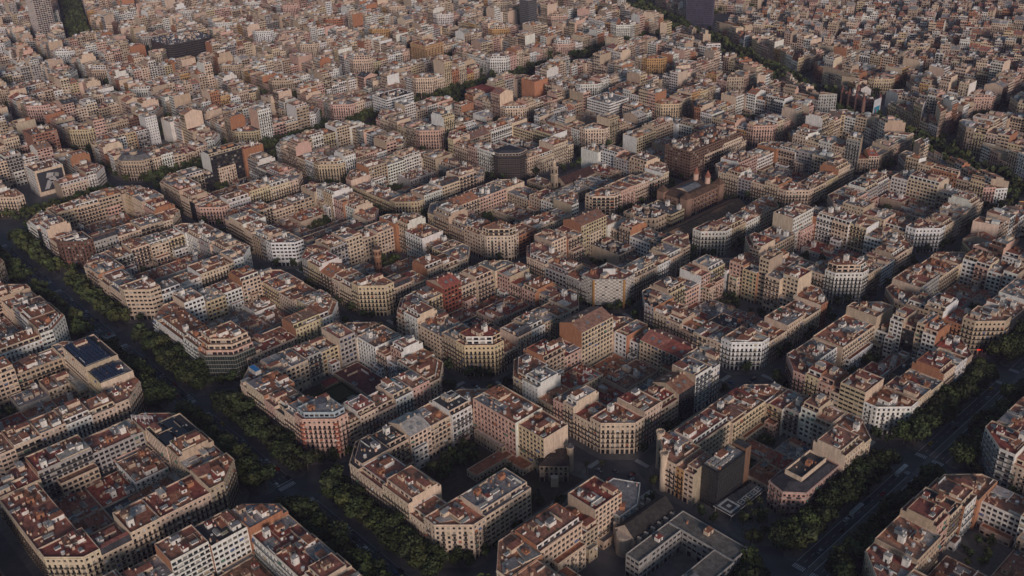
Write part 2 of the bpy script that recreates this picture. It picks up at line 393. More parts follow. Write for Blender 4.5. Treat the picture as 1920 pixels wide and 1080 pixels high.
def terraces(S, P, h, near):
    """split the flat roof into terraces of slightly different level and tile colour"""
    Q = inset(P, [.35]*len(P))
    if len(Q) == 5:
        k = max(range(5), key=lambda k: np.linalg.norm(Q[k]-sum(Q)/5)); Q = [Q[(k+a) % 5] for a in (4, 0, 1)]+[(Q[(k+2) % 5]+Q[(k+3) % 5])/2]
    if len(Q) != 4: return
    def at(a, b): return Q[0]*(1-a)*(1-b)+Q[1]*a*(1-b)+Q[2]*a*b+Q[3]*(1-a)*b
    for _ in range(rnd.choice((1, 2, 2, 3)) if near else 1):
        a0, b0 = rnd.choice((0, 0, .35, .5)), rnd.choice((0, 0, .4, .55)); a1, b1 = min(1, a0+rnd.uniform(.3, .6)), min(1, b0+rnd.uniform(.3, .55))
        R4 = [at(a0, b0), at(a1, b0), at(a1, b1), at(a0, b1)]; dz = rnd.choice((.06, .12, .5, .8, 1.5))+rnd.random()*.02
        c = jit(RPAL[rnd.choice('trbbgwmwgt')], .2)
        S['roof'].q(poly_quads(R4, h+dz), ROOF, c); wc = jit(rnd.choice((PAL['c'], PAL['w'], PAL['t'])), .1)
        for k in range(4): S['roof'].q([[v3(R4[k], h), v3(R4[(k+1) % 4], h), v3(R4[(k+1) % 4], h+dz), v3(R4[k], h+dz)]], WALL, wc)
GH = 4.7; FH = 3.35
def building(S, P, kinds, tok, near, sty=None, party=None, ground=GH, fh=FH):
    """P: CCW polygon; kinds: per edge s(treet) r(ear) p(arty). tok: colour letter + storeys + flags"""
    P = [np.asarray(p, float) for p in P]
    if not ccw(P): raise ValueError('cw')
    cl = tok['c']; col = jit(PAL[cl], .08); F = tok['f']; fl = tok['flags']
    rk = tok['roof']; mx = rnd.uniform(0, .5)**1.5 if rk in 'trbm' else 0; rcol = jit(tuple(a*(1-mx)+b*mx for a, b in zip(RPAL[rk], (.50, .34, .27))), .18)
    hs = [ground+rnd.uniform(-.5, .7)]+[fh+rnd.uniform(-.28, .30)]*(F-1); H = sum(hs)
    sty = sty or tok['sty']
    pcol = jit(party or rnd.choice((PAL['c'], PAL['t'], PAL['w'], PAL['b'] if near or rnd.random() < .4 else PAL['p'], PAL['t'], PAL['c'])), .1)
    ph = 1.0; n = len(P)
    gab = 'G' in fl and n == 4
    gc = (.03, .035, .04) if cl == 'k' else None
    for k in range(n):
        a, b = P[k], P[(k+1) % n]
        if kinds[k] == 's': facade(S, a, b, 0, hs, sty, col, near, top_extra=0 if gab else ph, glasscol=gc)
        elif kinds[k] == 'r': facade(S, a, b, 0, hs, tok.get('rear') or 'rear', jit(rnd.choice((PAL['w'], PAL['w'], PAL['c'], PAL['c'], PAL['t'], PAL['p'], PAL['y'], PAL['g'])), .1) if cl not in 'kr' else col, near, top_extra=0 if gab else ph)
        else: facade(S, a, b, 0, hs, 'blank', pcol if cl not in 'r' else col, near, top_extra=0 if gab else ph)
    for k in range(n):          # lower wings stepping down into the court
        if kinds[k] == 'r' and rnd.random() < (.6 if near else .3):
            a, b = P[k], P[(k+1) % n]; u = (b-a); w_ = np.linalg.norm(u); u = u/w_; o_ = np.array([u[1], -u[0]])
            s0 = rnd.uniform(.2, .35*w_); s1 = w_-rnd.uniform(.2, .35*w_); dp = rnd.uniform(2.5, 6.5); nf = rnd.randrange(1, max(2, F-2)); ec = jit(rnd.choice((PAL['w'], PAL['c'], PAL['t'], PAL['p'])), .1)
            if s1-s0 < 4: continue
            E4 = [a+u*s0-o_*.02, a+u*s0+o_*dp, a+u*s1+o_*dp, a+u*s1-o_*.02]
            if not ccw(E4): E4 = E4[::-1]
            T = dict(wall=S['wing'], win=S['wingwin'], bal=S['wing'], roof=S['wing']) if near else S
            for q in range(4): facade(T, E4[q], E4[(q+1) % 4], 0, hs[:nf], 'rear' if rnd.random() < .5 else 'plain', ec, near, ground=False, top_extra=.9)
            flat_roof(T, E4, sum(hs[:nf]), jit(RPAL[rnd.choice('tttbgw')], .15), ec, .9, near=near)
    if gab:
        ks = kinds.index('s') if 's' in kinds else 0
        Q = P[ks:]+P[:ks]; rise = 4.2
        m1, m2 = v3((Q[1]+Q[2])/2, H+rise), v3((Q[3]+Q[0])/2, H+rise)
        A, B_, C_, D_ = [v3(q, H) for q in Q]
        S['roof'].q([[A, B_, m1, m2], [C_, D_, m2, m1]], ROOF, rcol)
        S['roof'].q([[B_, C_, m1, m1], [D_, A, m2, m2]], WALL, pcol)
        for s_ in (.25, .6): 
            for side in (0, 1):
                e0, e1 = (A, B_) if side == 0 else (D_, C_)
                p0 = e0+(e1-e0)*(s_+rnd.uniform(-.1, .1)); p1 = m2+(m1-m2)*s_; d = (p1-p0); uu = (B_-A)/np.linalg.norm(B_-A)
                nz = np.cross(uu, d); nz = nz/np.linalg.norm(nz)*np.sign(nz[2])
                S['chim'].box(p0+d*.35+nz*.02, uu*2.2, d*.22, nz*.25, GLASS, (.25, .26, .27))
        for _ in range(6):
            t_ = rnd.random(); pt = m2+(m1-m2)*t_+np.array([rnd.uniform(-2, 2), rnd.uniform(-2, 2), -.8])
            S['chim'].box(pt, (.7, 0, 0), (0, .7, 0), (0, 0, 1.9), WALL, jit(PAL['c']))
        return H+rise
    keep = None
    if 'p' in fl and area(P) > 90:
        d = [{'s': 3.2, 'r': 2.4, 'p': .06}[k] for k in kinds]; I = inset(P, d)
        if ccw(I) and area(I) > 40 and area(I) < area(P):
            nf = 2 if 'P' in fl else 1; h2 = [2.9]*nf; T = dict(wall=S['pent'], win=S['pentwin'], bal=S['bal'])
            for k in range(n):
                if kinds[k] == 'p': facade(T, I[k], I[(k+1) % n], H, h2, 'blank', pcol, near, top_extra=.5)
                else: facade(T, I[k], I[(k+1) % n], H, h2, 'terrace' if near else 'modern', jit(rnd.choice((PAL['w'], PAL['c'], col)), .06), near, ground=False, top_extra=.5)
            S2 = dict(S); S2['roof'] = S['pent']
            flat_roof(S2, I, H+2.9*nf, rcol, pcol, .5, near=near)
            clutter(S, I, H+2.9*nf, near, .8); keep = I
    flat_roof(S, P, H, rcol, jit(PAL['c'], .1), ph, near=near)
    if 'm' in fl:      # mansard strip on the street side
        for k in range(n):
            if kinds[k] == 's':
                a, b = P[k], P[(k+1) % n]; u = (b-a)/np.linalg.norm(b-a); nn = np.array([-u[1], u[0]])
                S['roof'].q([[v3(a, H+1.01), v3(b, H+1.01), v3(b+nn*1.8, H+4), v3(a+nn*1.8, H+4)]], ROOF, (.06, .06, .07))
                S['roof'].q([[v3(a+nn*1.8, H+4), v3(b+nn*1.8, H+4), v3(b+nn*5, H+4.2), v3(a+nn*5, H+4.2)]], ROOF, rcol)
                S['roof'].q([[v3(a+nn*5, H+4.2), v3(b+nn*5, H+4.2), v3(b+nn*5, H), v3(a+nn*5, H)]], WALL, col)
    if keep is None and 'z' not in fl: terraces(S, P, H, near)
    clutter(S, P, H, near, (.2 if 'z' in fl else .85) if keep is None else .4, col, keep)
    return H

def emit(S, name, base, label, cat, group):
    """turn a near sink into one thing with parts"""
    root = link(name, None, loc=(base[0], base[1], 0), label=label, cat=cat, group=group)
    off = (base[0], base[1], 0)
    link('wall', S['wall'].data('wall', off), root)
    if S['win'].v: link('windows', S['win'].data('windows', off), root, kind='stuff')
    if S['bal'].v: link('balconies', S['bal'].data('balconies', off), root, kind='stuff')
    ro = link('roof', S['roof'].data('roof', off), root) if S['roof'].v else root
    if S['pent'].v:
        pe = link('penthouse', S['pent'].data('penthouse', off), root)
        if S['pentwin'].v: link('windows', S['pentwin'].data('windows', off), pe, kind='stuff')
    if S['wing'].v:
        wi = link('rear_wing', S['wing'].data('rear_wing', off), root)
        if S['wingwin'].v: link('windows', S['wingwin'].data('windows', off), wi, kind='stuff')
    if S['chim'].v: link('chimneys', S['chim'].data('chimneys', off), root, kind='stuff')
    for nm, me, pt, h, rz in S['obj']:
        link(nm, me, ro, (pt[0]-base[0], pt[1]-base[1], h), rz)
    return root

# ------------------------------------------------------------------ street grid
X1 = {-3: -279.5, -2: -147.4, -1: -15.2, 0: 113.3, 1: 242.9, 2: 353.6, 3: 512.0}
X0 = {-3: -393.0, -2: -259.5, -1: -127.4, 0: 4.8, 1: 133.3, 2: 262.9, 3: 399.0}
X1[-4], X0[-4] = -453.0, -566.0; X1[-5], X0[-5] = -596.0, -709.0; X1[-6], X0[-6] = -733.0, -838.0
for i in range(-7, -14, -1): X1[i] = X0[i+1]-20-(6 if i == -7 else 0); X0[i] = X1[i]-113
Y0 = {-2: -294.0, -1: -161.0, 0: 0.0, 1: 133.65, 2: 270.5, 3: 406.4, 4: 538.3}
Y1 = {-2: -181.0, -1: -48.0, 0: 113.6, 1: 250.5, 2: 386.4, 3: 518.3, 4: 651.3}
for j in range(5, 14): Y0[j] = Y1[j-1]+20; Y1[j] = Y0[j]+113
DP, DU = np.array([237.0, 725.0]), np.array([-720.0, 356.0])/803.2; DN = np.array([-DU[1], DU[0]])*-1   # Diagonal; DN points away from the camera side
if DN[1] < 0: DN = -DN
AP, AU = np.array([-1196.0, 377.0]), np.array([-347.0, 119.0])/366.8; AN = np.array([AU[1], -AU[0]]); AN = AN if AN[1] > 0 else -AN
def clip(P, pt, nrm):
    out = []
    for k in range(len(P)):
        a, b = P[k], P[(k+1) % len(P)]; da, db = np.dot(a-pt, nrm), np.dot(b-pt, nrm)
        if da >= 0: out.append(a)
        if (da >= 0) != (db >= 0): out.append(a+(b-a)*(da/(da-db)))
    res = []
    for p in out:
        if not res or np.linalg.norm(p-res[-1]) > 2.0: res.append(p)
    if len(res) > 2 and np.linalg.norm(res[0]-res[-1]) < 2.0: res.pop()
    return res
def octo(x0, x1, y0, y1, c):
    return [np.array(p, float) for p in [(x0+c, y0), (x1-c, y0), (x1, y0+c), (x1, y1-c), (x1-c, y1), (x0+c, y1), (x0, y1-c), (x0, y0+c)]]
def proj(p):
    d = np.asarray(p, float)-CAM; z = d@fw
    if z < 5: return None
    return 960+FPX*(d@r2)/z, 540-FPX*(d@u2)/z, z
def in_view(pts, mg=90, zs=(0, 28)):
    xs, ys = [], []
    for p in pts:
        for z in zs:
            q = proj((p[0], p[1], z))
            if q is None: continue
            xs.append(q[0]); ys.append(q[1])
    return bool(xs) and max(xs) > -mg and min(xs) < 1920+mg and max(ys) > -mg*.5 and min(ys) < 1080+mg

CH = 15.0; LC = 24.0
def parse(s, far=False):
    c = s[0]; dg = ''
    for ch in s[1:]:
        if ch.isdigit(): dg += ch
        else: break
    fl = s[1+len(dg):]; wgt = None
    if '@' in fl: fl, wgt = fl.split('@'); 
    t = dict(c=c, f=int(dg or 6), flags=fl, wt=1.0)
    if 'W' in fl: t['wt'] = 1.8
    if 'n' in fl: t['wt'] = .62
    if wgt: t['wt'] = float(wgt)
    t['roof'] = next((x for x in fl if x in 'trbgwd'), None) or rnd.choices('trbgwmd', (8, 3, 6, 4, 3, 3, 1))[0]
    t['sty'] = 'ribbon' if 's' in fl else 'glass' if c == 'k' else 'terrace' if 'l' in fl else 'modern' if 'o' in fl else 'small' if 'i' in fl else rnd.choices(('street', 'plain', 'modern', 'terrace'), (6, 2.5, .8, .7))[0]
    return t
def rand_tok(corner=False):
    c = rnd.choices('cwyopbtgn', (36, 25, 6, 4, 13, 5, 12, 4, 2))[0]
    f = rnd.choices((4, 5, 6, 7, 8, 9, 10, 12), (6, 15, 28, 27, 14, 7, 3, 1.5) if not corner else (0, 4, 40, 42, 14, 0, 0, 0))[0]
    return f'{c}{f}' + ('p' if rnd.random() < .38 else '') + ('P' if rnd.random() < .15 else '') + ('G' if rnd.random() < .05 else '')
SPEC = {}       # (i, j) -> dict side -> tokens, filled below
NICK = {}
THINGS = dict(mid=[], corner=[])
OMIT = set()
CUSTOM = {}
# ------------------------------------------------------------------ what the photograph shows of the nearer blocks
# tokens: colour letter, storeys, flags (p penthouse, P two-storey penthouse, G gabled, m mansard, W wide, n narrow, s ribbon windows, l long balconies,
#         o modern windows, i small windows, t r b g w d roof colours).  S: left tip to bottom, E: bottom to right tip, W: left tip to top, N: top to right tip
def spec(i, j, nick, **k): SPEC[(i, j)] = k; NICK[(i, j)] = nick
spec(0, 0, 'garden-court block', SW='c6g', S='c6Wt p6 c6 c7p', SE='', E='t6nt c6r c6t w6g p7t', NE='c6pt', W='w6Wgi c6r c6 w7r', NW='c6t', N='c6Wb w6r b7p t6t')
spec(1, 0, 'palace-garden block', SW='c6pd', S='c6Wr c6Wt c6p', SE='c7t', E='c6g@1 x@.9', NE='', W='t6d b7Gw c7oi t6d', NW='c6t', N='b7tl@1.6 t7r@.9')
spec(2, 0, 'school block', SW='c7t', S='c6t t6t', SE='', E='', NE='', W='b7tl@1.3 w5t@.5 b8rl@.9', NW='', N='')
spec(-1, 0, 'glass-corner block', SW='w6t', S='w6Wt w6b', SE='', E='c4Wr y6p', NE='w6pt', W='t6b y6l t6r n8l', NW='c6r', N='c6Wt c6Wt c6t')
spec(-2, 0, 'tall cream-corner block', SW='c6g', S='c6g c6b c6g', SE='c7b', E='w6p w6t c6Wt', NE='w7g', W='w6t w6ls w6s w5t', NW='c6t', N='c7t w7p c7os')
spec(-3, 0, 'bronze-corner block', SW='w6t', S='w7 k7n w7p c6', SE='n7d', E='g6m c6t t5g', NE='c6t', W='w6 c6s w7', NW='w7t', N='w7o w7os t6')
spec(0, 1, 'red-court block', SW='c6p', S='w6p c6Wg t6g', SE='y7pP', E='c4r c6m w6 t6 g6', NE='c6r', W='c6b r8Gr t6 c6p', NW='c7p', N='w7r w6 c6l w6')
spec(1, 1, 'gabled-slab block', SW='c6tp', S='w7pi t5t p6nt c6n c6r', SE='c6t', E='c6t t6r k7Gb w7lo', NE='w7g', W='t7r w6r y8WGboi', NW='c6t', N='c6r c6r w7WGr w7WGr')
spec(2, 1, 'black-tower block', SW='c6t', S='o6t@.5 c6t@.6 x@2.6', SE='', E='x@2.3 c6p@1', NE='c6t', W='w6r w6t', NW='c5t', N='c6r c6l g6 c6t')
spec(-1, 1, 'water-tower block', SW='g7t', S='y7r t6G c6nt c6b', SE='y7t', E='c6m c5t c7p c6', NE='c6g', W='t7 o8os w7r y7r', NW='w8t', N='b8 c7Wb c6l b6')
spec(-2, 1, 'roof-garden block', SW='c6r', S='c6Wt c6p t6 g6n', SE='w6g', E='c4dt', NE='p5t', W='c6 t4 t4', NW='y6', N='y7 o8 c7os w6')
spec(-3, 1, 'black-glass block', SW='c6t', S='c6Wt c6 k5n', SE='p5b', E='w6t y7r c6', NE='c6g', W='w6g@.8 k6d@.4 k10d@1.4', NW='k9', N='t7 c6 w6')
spec(0, 2, 'chequered-front block', SW='c6p', S='c6p g5Wb g5Wb', SE='', E='t6b c6w w6 c6p', NE='t8n', W='b7 w7 w9WGboi', NW='c6t', N='p6g p6r w6Wos g6d')
spec(1, 2, 'white-tower block', SW='g7d', S='c6t c6p t4 c5r c5r', SE='w6t', E='c5t c5t c5t', NE='b6', W='c7p t6t c8nr w8', NW='c6', N='t8r t8d w10nit c7 t9r')
spec(2, 2, 'ribbon-window block', SW='p6r', S='y6p p6b c5n y8Wsr', SE='w6t', E='c6 c6 c6 w6', NE='t6', W='b6g c6Wt', NW='b8t', N='t6d w8r k7 y8n o8')
spec(-1, 2, 'arcaded-court block', SW='y6g', S='t6p t6 c6p', SE='c7pP', E='b6 c6t c6t', NE='w8', W='p6WGm p6W', NW='t6b', N='p6Wgo w6r w6p')
spec(-2, 2, 'yellow-corner block', SW='p6', S='y4b', SE='y5t', E='w6 c7m c7l', NE='t6g', W='w8 w7o w7o', NW='t6', N='t8b y6o c5')
spec(0, 3, 'market block', SW='', S='', SE='w6r', E='y6t w6t c6t', NE='c6t', W='', NW='', N='')
spec(-1, 3, 'church block', SW='', S='', SE='c6t', E='p6 c6 c6', NE='c6r', W='', NW='c6', N='w7 w7 c7')
spec(1, 3, 'round-balcony block', SW='c7p', S='c6 o5n t5 c6d', SE='w8pP', E='t6 w6os c6', NE='c6', W='b7 t8', NW='b7r', N='c7 t7r n8ol c6')
spec(2, 3, 'neon-sign block', SW='t6t', S='t6p t7p b6r', SE='t7t', E='k7b b7', NE='c6', W='t6 c7', NW='c6t', N='g7s t7 w7l p7')
spec(-2, 3, 'scaffold-corner block', SW='y8', S='c7 p8n w8', SE='', E='c6 c6 c6', NE='c6', W='o6G c7', NW='t7', N='b7 c6')
spec(1, 4, 'white-annexe block', SW='t6r', S='c6 c6 t5', SE='w6t', E='c6 c6 c6 c6', NE='c6t', W='c6 c6 p6', NW='o6', N='o7 w8Wsr c6')
spec(0, 4, 'curved-row block', SW='c6', S='c6t g6 c6 c6', SE='c6t', E='c6 y6 c6', NE='c6', W='w7r y6', NW='c6', N='c6 b7 c7')
spec(-1, 4, 'brown-slab block', SW='', S='', SE='', E='c6 c6', NE='c6', W='c6 c6', NW='c6', N='c6 c7 y7')
spec(0, -1, 'black-roof block', SW='c6r', S='c6', SE='c6r', E='c6m c6t c6Wr', NE='t7t', W='c6r c6r', NW='c6rp', N='w7Wdiz o7t t6r')
spec(-1, -1, 'solar-roof block', SW='c6', S='c6', SE='c6', E='c6r c6t w6 c6t', NE='c6t', W='c7 c6', NW='y6g', N='w8Wdoz c8gz')
spec(-2, -1, 'balcony-corner block', SW='c6', S='c6', SE='c6', E='c6 w6t', NE='w6p', W='c6', NW='c6', N='c6t w6 c6p')
spec(1, -1, 'red-terrace block', SW='c6', S='c6', SE='c6', E='c6 c6', NE='c6', W='t6 c6 c6d', NW='w6p', N='c6Wr c5Wr c5r')
spec(3, 1, 'kerbside block', SW='c6r', S='c6', SE='c6', E='c6', NE='c6', W='w6Wt c6r y6d w7i', NW='c6t', N='c6 c6 c6t')
spec(3, 2, 'stepped-balcony block', SW='w8lr', S='c6p c6t', SE='c6', E='c6', NE='c6', W='t6r c6 b6r', NW='c6t', N='c6')

spec(-4, 0, 'billboard block', E='x@1.3 c6t@1', S='c6 c6s w6 c6', SE='c6t')
spec(-4, 1, 'domed-corner block', SE='', E='c6 w6 c6 t5 c6')
SIDEW = {'S': 'near-left', 'E': 'near-right', 'W': 'far-left', 'N': 'far-right'}
ENDW = {'S': 'left tip', 'E': 'near corner', 'W': 'left tip', 'N': 'far corner'}
CORW = {'SW': 'left tip', 'SE': 'near corner', 'NE': 'right tip', 'NW': 'far corner'}
ORD = ['first', 'second', 'third', 'fourth', 'fifth', 'sixth', 'seventh']
LOTS = []; COURT = []
def side_pts(i, j, side, a, b, dep):
    x0, x1, y0, y1 = X0[i], X1[i], Y0[j], Y1[j]
    if side == 'S': return [(x0+a, y0), (x0+b, y0), (x0+b, y0+dep), (x0+a, y0+dep)], 'sprp'
    if side == 'E': return [(x1, y0+a), (x1, y0+b), (x1-dep, y0+b), (x1-dep, y0+a)], 'sprp'
    if side == 'N': return [(x0+a, y1-dep), (x0+b, y1-dep), (x0+b, y1), (x0+a, y1)], 'rpsp'
    return [(x0, y0+b), (x0, y0+a), (x0+dep, y0+a), (x0+dep, y0+b)], 'sprp'
def corner_pts(i, j, cn, c=CH, L=LC):
    x, sx = (X0[i], 1) if cn[1] == 'W' else (X1[i], -1); y, sy = (Y0[j], 1) if cn[0] == 'S' else (Y1[j], -1)
    P = [np.array([x+sx*u, y+sy*v], float) for u, v in ((c, 0), (L, 0), (L, L), (0, L), (0, c))]; K = 'sppss'
    if not ccw(P):
        P = P[::-1]; K = ''.join(reversed(K)); K = K[1:]+K[0]
    return P, K
def full_block(i, j):
    sp = SPEC.get((i, j), {})
    rnd.seed(1000+i*37+j*101)
    W, D = X1[i]-X0[i], Y1[j]-Y0[j]
    for cn in ('SW', 'SE', 'NE', 'NW'):
        t = sp.get(cn)
        if t == '': continue
        tk = parse(t or rand_tok(True)); P, K = corner_pts(i, j, cn)
        if t is None and tk['sty'] in ('terrace', 'modern') and rnd.random() < .6: tk['sty'] = 'street'
        LOTS.append(dict(P=P, K=K, tok=tk, ij=(i, j), side=cn, k=0, corner=True))
    for sd in 'SENW':
        t = sp.get(sd)
        if t == '': continue
        ln = W if sd in 'SN' else D; avail = ln-2*LC
        toks = t.split() if t else [rand_tok() for _ in range(max(2, int(round(avail/rnd.uniform(12, 16)))))]
        toks = [parse(q) for q in toks]
        for q in toks:
            if t and 'z' not in q['flags'] and 'p' not in q['flags'] and 'G' not in q['flags'] and rnd.random() < .33: q['flags'] += 'p'
            if t and 'z' not in q['flags'] and rnd.random() < .3: q['f'] = max(4, q['f']+rnd.choice((-1, 1)))
        tot = sum(q['wt']*(1 if t else rnd.uniform(.8, 1.25)) for q in toks); a = LC
        wts = [q['wt'] for q in toks]; sw = sum(wts)
        for k, q in enumerate(toks):
            b = a+avail*wts[k]/sw
            if q['c'] == 'x': a = b; continue
            dep = rnd.uniform(19, 24) if q['wt'] < 1.5 else 23.5
            if 'G' in q['flags']: dep = 22.0
            P, K = side_pts(i, j, sd, a, b-.0, dep)
            LOTS.append(dict(P=[np.array(p, float) for p in P], K=K, tok=q, ij=(i, j), side=sd, k=k, n=len(toks), corner=False)); a = b
    COURT.append((i, j, X0[i]+25, X1[i]-25, Y0[j]+25, Y1[j]-25))
def cut_block(P, i, j):
    """perimeter lots for a block cut by an avenue"""
    rnd.seed(5000+i*37+j*101)
    while len(P) > 3:
        k = min(range(len(P)), key=lambda k: np.linalg.norm(P[(k+1) % len(P)]-P[k]))
        if np.linalg.norm(P[(k+1) % len(P)]-P[k]) > 16: break
        m_ = (P[k]+P[(k+1) % len(P)])/2; P = [p for q, p in enumerate(P) if q not in (k, (k+1) % len(P))]; P.insert(k if k < len(P) else len(P), m_)
        if not ccw(P): return
    if len(P) < 3 or area(P) < 500: return
    n = len(P); I = None
    for f_ in (.30, .2, .14, .1):
        dep = min(20.0, f_*math.sqrt(area(P))); I = inset(P, [dep]*n)
        if ccw(I) and area(I) < area(P) and all(np.dot(I[(k+1) % n]-I[k], P[(k+1) % n]-P[k]) > 0 for k in range(n)): break
        I = None
    if I is None or area(P) < 900:
        LOTS.append(dict(P=inset(P, [.1]*n), K='s'*n, tok=parse(rand_tok()), ij=(i, j), side='X', k=0, corner=False)); return
    for k in range(n):
        a, b, c, d = P[k], P[(k+1) % n], I[(k+1) % n], I[k]; L = np.linalg.norm(b-a); m_ = max(1, int(round(L/rnd.uniform(12, 17))))
        for q in range(m_):
            f, g = q/m_, (q+1)/m_
            Q = [a+(b-a)*f, a+(b-a)*g, d+(c-d)*g, d+(c-d)*f]
            if area(Q) > 40 and ccw(Q): LOTS.append(dict(P=Q, K='sprp', tok=parse(rand_tok()), ij=(i, j), side='X', k=q, corner=False))

GRACIA = []
for j in range(-2, 13):
    for i in range(-13, 4):
        oc = octo(X0[i], X1[i], Y0[j], Y1[j], CH)
        if not in_view(oc): continue
        dd = [np.dot(p-DP, DN) for p in oc]; da = [np.dot(p-AP, AN) for p in oc]; au = [np.dot(p-AP, AU) for p in oc]
        if min(dd) < 26 and max(dd) > -26:
            for s_ in (-1, 1):
                Q = clip(oc, DP+DN*26*s_, DN*s_)
                if len(Q) > 2: cut_block(Q, i, j)
        elif min(dd) > 0 and j >= 8: GRACIA.append(oc)
        elif max(au) > -60 and min(da) < 22 and max(da) > -22 and i < -8:
            for s_ in (-1, 1):
                Q = clip(oc, AP+AN*22*s_, AN*s_)
                if len(Q) > 2: cut_block(Q, i, j)
        else: full_block(i, j)
# the old village beyond the avenue: small irregular blocks
rnd.seed(77); ga = R(19); gx, gy = np.array([math.cos(ga), math.sin(ga)]), np.array([-math.sin(ga), math.cos(ga)])
for a in range(-30, 40):
    for b in range(-6, 22):
        o = np.array([-300.0, 1250.0])+gx*(a*62+(b % 3)*21)+gy*(b*44+(a % 4)*9)+np.array([rnd.uniform(-3, 3), rnd.uniform(-3, 3)])
        Q = [o, o+gx*rnd.uniform(50, 55), o+gx*rnd.uniform(50, 55)+gy*rnd.uniform(34, 38), o+gy*rnd.uniform(34, 38)]
        if not all(np.dot(p-DP, DN) > 30 for p in Q) or not in_view(Q): continue
        c = sum(Q)/4
        if not any(inside(g, c, -12) for g in GRACIA) and c[1] < Y0[8]+500 and not c[1] > Y0[12]: continue
        mid = (Q[0]+Q[3])/2, (Q[1]+Q[2])/2
        for s_ in (0, 1):
            A_, B_ = (Q[0], Q[1]) if s_ == 0 else (mid[0], mid[1]); C_, D_ = (mid[1], mid[0]) if s_ == 0 else (Q[2], Q[3])
            m_ = rnd.randrange(4, 7)
            for q in range(m_):
                f, g = q/m_, (q+1)/m_
                LOTS.append(dict(P=[A_+(B_-A_)*f, A_+(B_-A_)*g, D_+(C_-D_)*g, D_+(C_-D_)*f], K='sprp' if s_ == 0 else 'rpsp', tok=parse(rnd.choice('cwwctpytb')+rnd.choice('334445567')+rnd.choice(('', '', 'p', 'G'))), ij=(a, b), side='V', k=q, corner=False))

CLEAR = [(-628, 901, 36), (-600, 872, 14), (-920, 431, 60), (-1248, 341, 26), (-438, 1112, 34), (-7, 862, 32), (-505, 65, 22), (24, 845, 16), (-214, 634, 20), (-586, 94, 16), (-566, 212, 12), (-335, 628, 13), (-429, 471, 20), (-594, 659, 20), (-374, 573, 18)]
def cleared(P):
    c = sum(P)/len(P); return any(math.hypot(c[0]-x, c[1]-y) < r+7 for x, y, r in CLEAR)
LOTS[:] = [L for L in LOTS if not cleared(L['P'])]
def cdist(P): c = sum(P)/len(P); return math.hypot(c[0]-CAM[0], c[1]-CAM[1])
for L in LOTS: L['d'] = cdist(L['P']); L['vis'] = in_view(L['P'], 12) and L['ij'] in NICK and len(L['side']) <= 2 and L['side'] not in 'XV'
mids = sorted([L for L in LOTS if L['vis'] and not L['corner']], key=lambda L: L['d'])[:300]
cors = sorted([L for L in LOTS if L['vis'] and L['corner']], key=lambda L: L['d'])[:140]
for L in mids+cors: L['own'] = True
# ------------------------------------------------------------------ ground, roads, pavements
sheet('ground', [(-5000, -5000), (5000, -5000), (5000, 5000), (-5000, 5000)], -0.02, M_GROUND)
sheet('road', [(-2600, -400), (900, -400), (900, 2600), (-2600, 2600)], 0.0, M_ASPHALT)
GV0, GV1 = -48.0, 0.0
def rect(x0, x1, y0, y1): return [(x0, y0), (x1, y0), (x1, y1), (x0, y1)]
for j in range(-2, 13):
    for i in range(-13, 4):
        oc = octo(X0[i], X1[i], Y0[j], Y1[j], CH)
        if not in_view(oc, 150): continue
        dd = [np.dot(p-DP, DN) for p in oc]
        P = octo(X0[i]-4.6, X1[i]+4.6, Y0[j]-4.6, Y1[j]+4.6, CH+1)
        if min(dd) < 26 and max(dd) > -26:
            for s_ in (-1, 1):
                Q = clip(P, DP+DN*20*s_, DN*s_)
                if len(Q) > 2: sheet('pavement', [tuple(p) for p in Q], .14, M_PAVE, thick=.14)
        else: sheet('pavement', [tuple(p) for p in P], .14, M_PAVE, thick=.14)
# tree-planted side strips of the two avenues, interrupted at the crossings
def strips():
    xs = sorted([(X0[i], X1[i]) for i in range(-7, 3)])
    for a, b in xs:
        for y0, y1 in ((-18.0, -8.5), (-39.5, -30.0)):
            if in_view([(a, y0), (b, y1)], 60): sheet('pavement', octo(a+2, b-2, y0, y1, 2.5), .134, M_PAVE, thick=.134)
    for j in range(0, 5):
        for x0, x1 in ((358.6, 367.0), (385.6, 394.0)):
            if in_view([(x0, Y0[j]), (x1, Y1[j])], 60): sheet('pavement', octo(x0, x1, Y0[j]+2, Y1[j]-2, 2.5), .134, M_PAVE, thick=.134)
strips()
# painted lines: joined, each stripe only a pixel or two wide in the picture
PB = []
def stripe(x0, x1, y0, y1): PB.append(((x0, y0, .006), (x1, y0, .006), (x1, y1, .006), (x0, y1, .006)))
def zebra(x0, x1, y0, y1, along):
    s = .5
    if along == 'x':
        y = y0
        while y < y1: stripe(x0, x1, y, y+s); y += 1.0
    else:
        x = x0
        while x < x1: stripe(x, x+s, y0, y1); x += 1.0
for i in range(-6, 3):       # wide left avenue
    for e, sg in ((X0[i], -1), (X1[i], 1)):
        if sg < 0: zebra(e-1, e+2.6, -29.5, -18.5, 'x'); stripe(e+4.2, e+4.7, -29.5, -18.5)
        else: zebra(e-2.6, e+1, -29.5, -18.5, 'x'); stripe(e-4.7, e-4.2, -29.5, -18.5)
    x = X0[i]+6
    while x < X1[i]-6:
        for y in (-26.8, -24.0, -21.2): stripe(x, x+3, y-.1, y+.1)
        x += 7
    stripe(X0[i]+4, X1[i]-4, -29.6, -29.4); stripe(X0[i]+4, X1[i]-4, -18.6, -18.4)
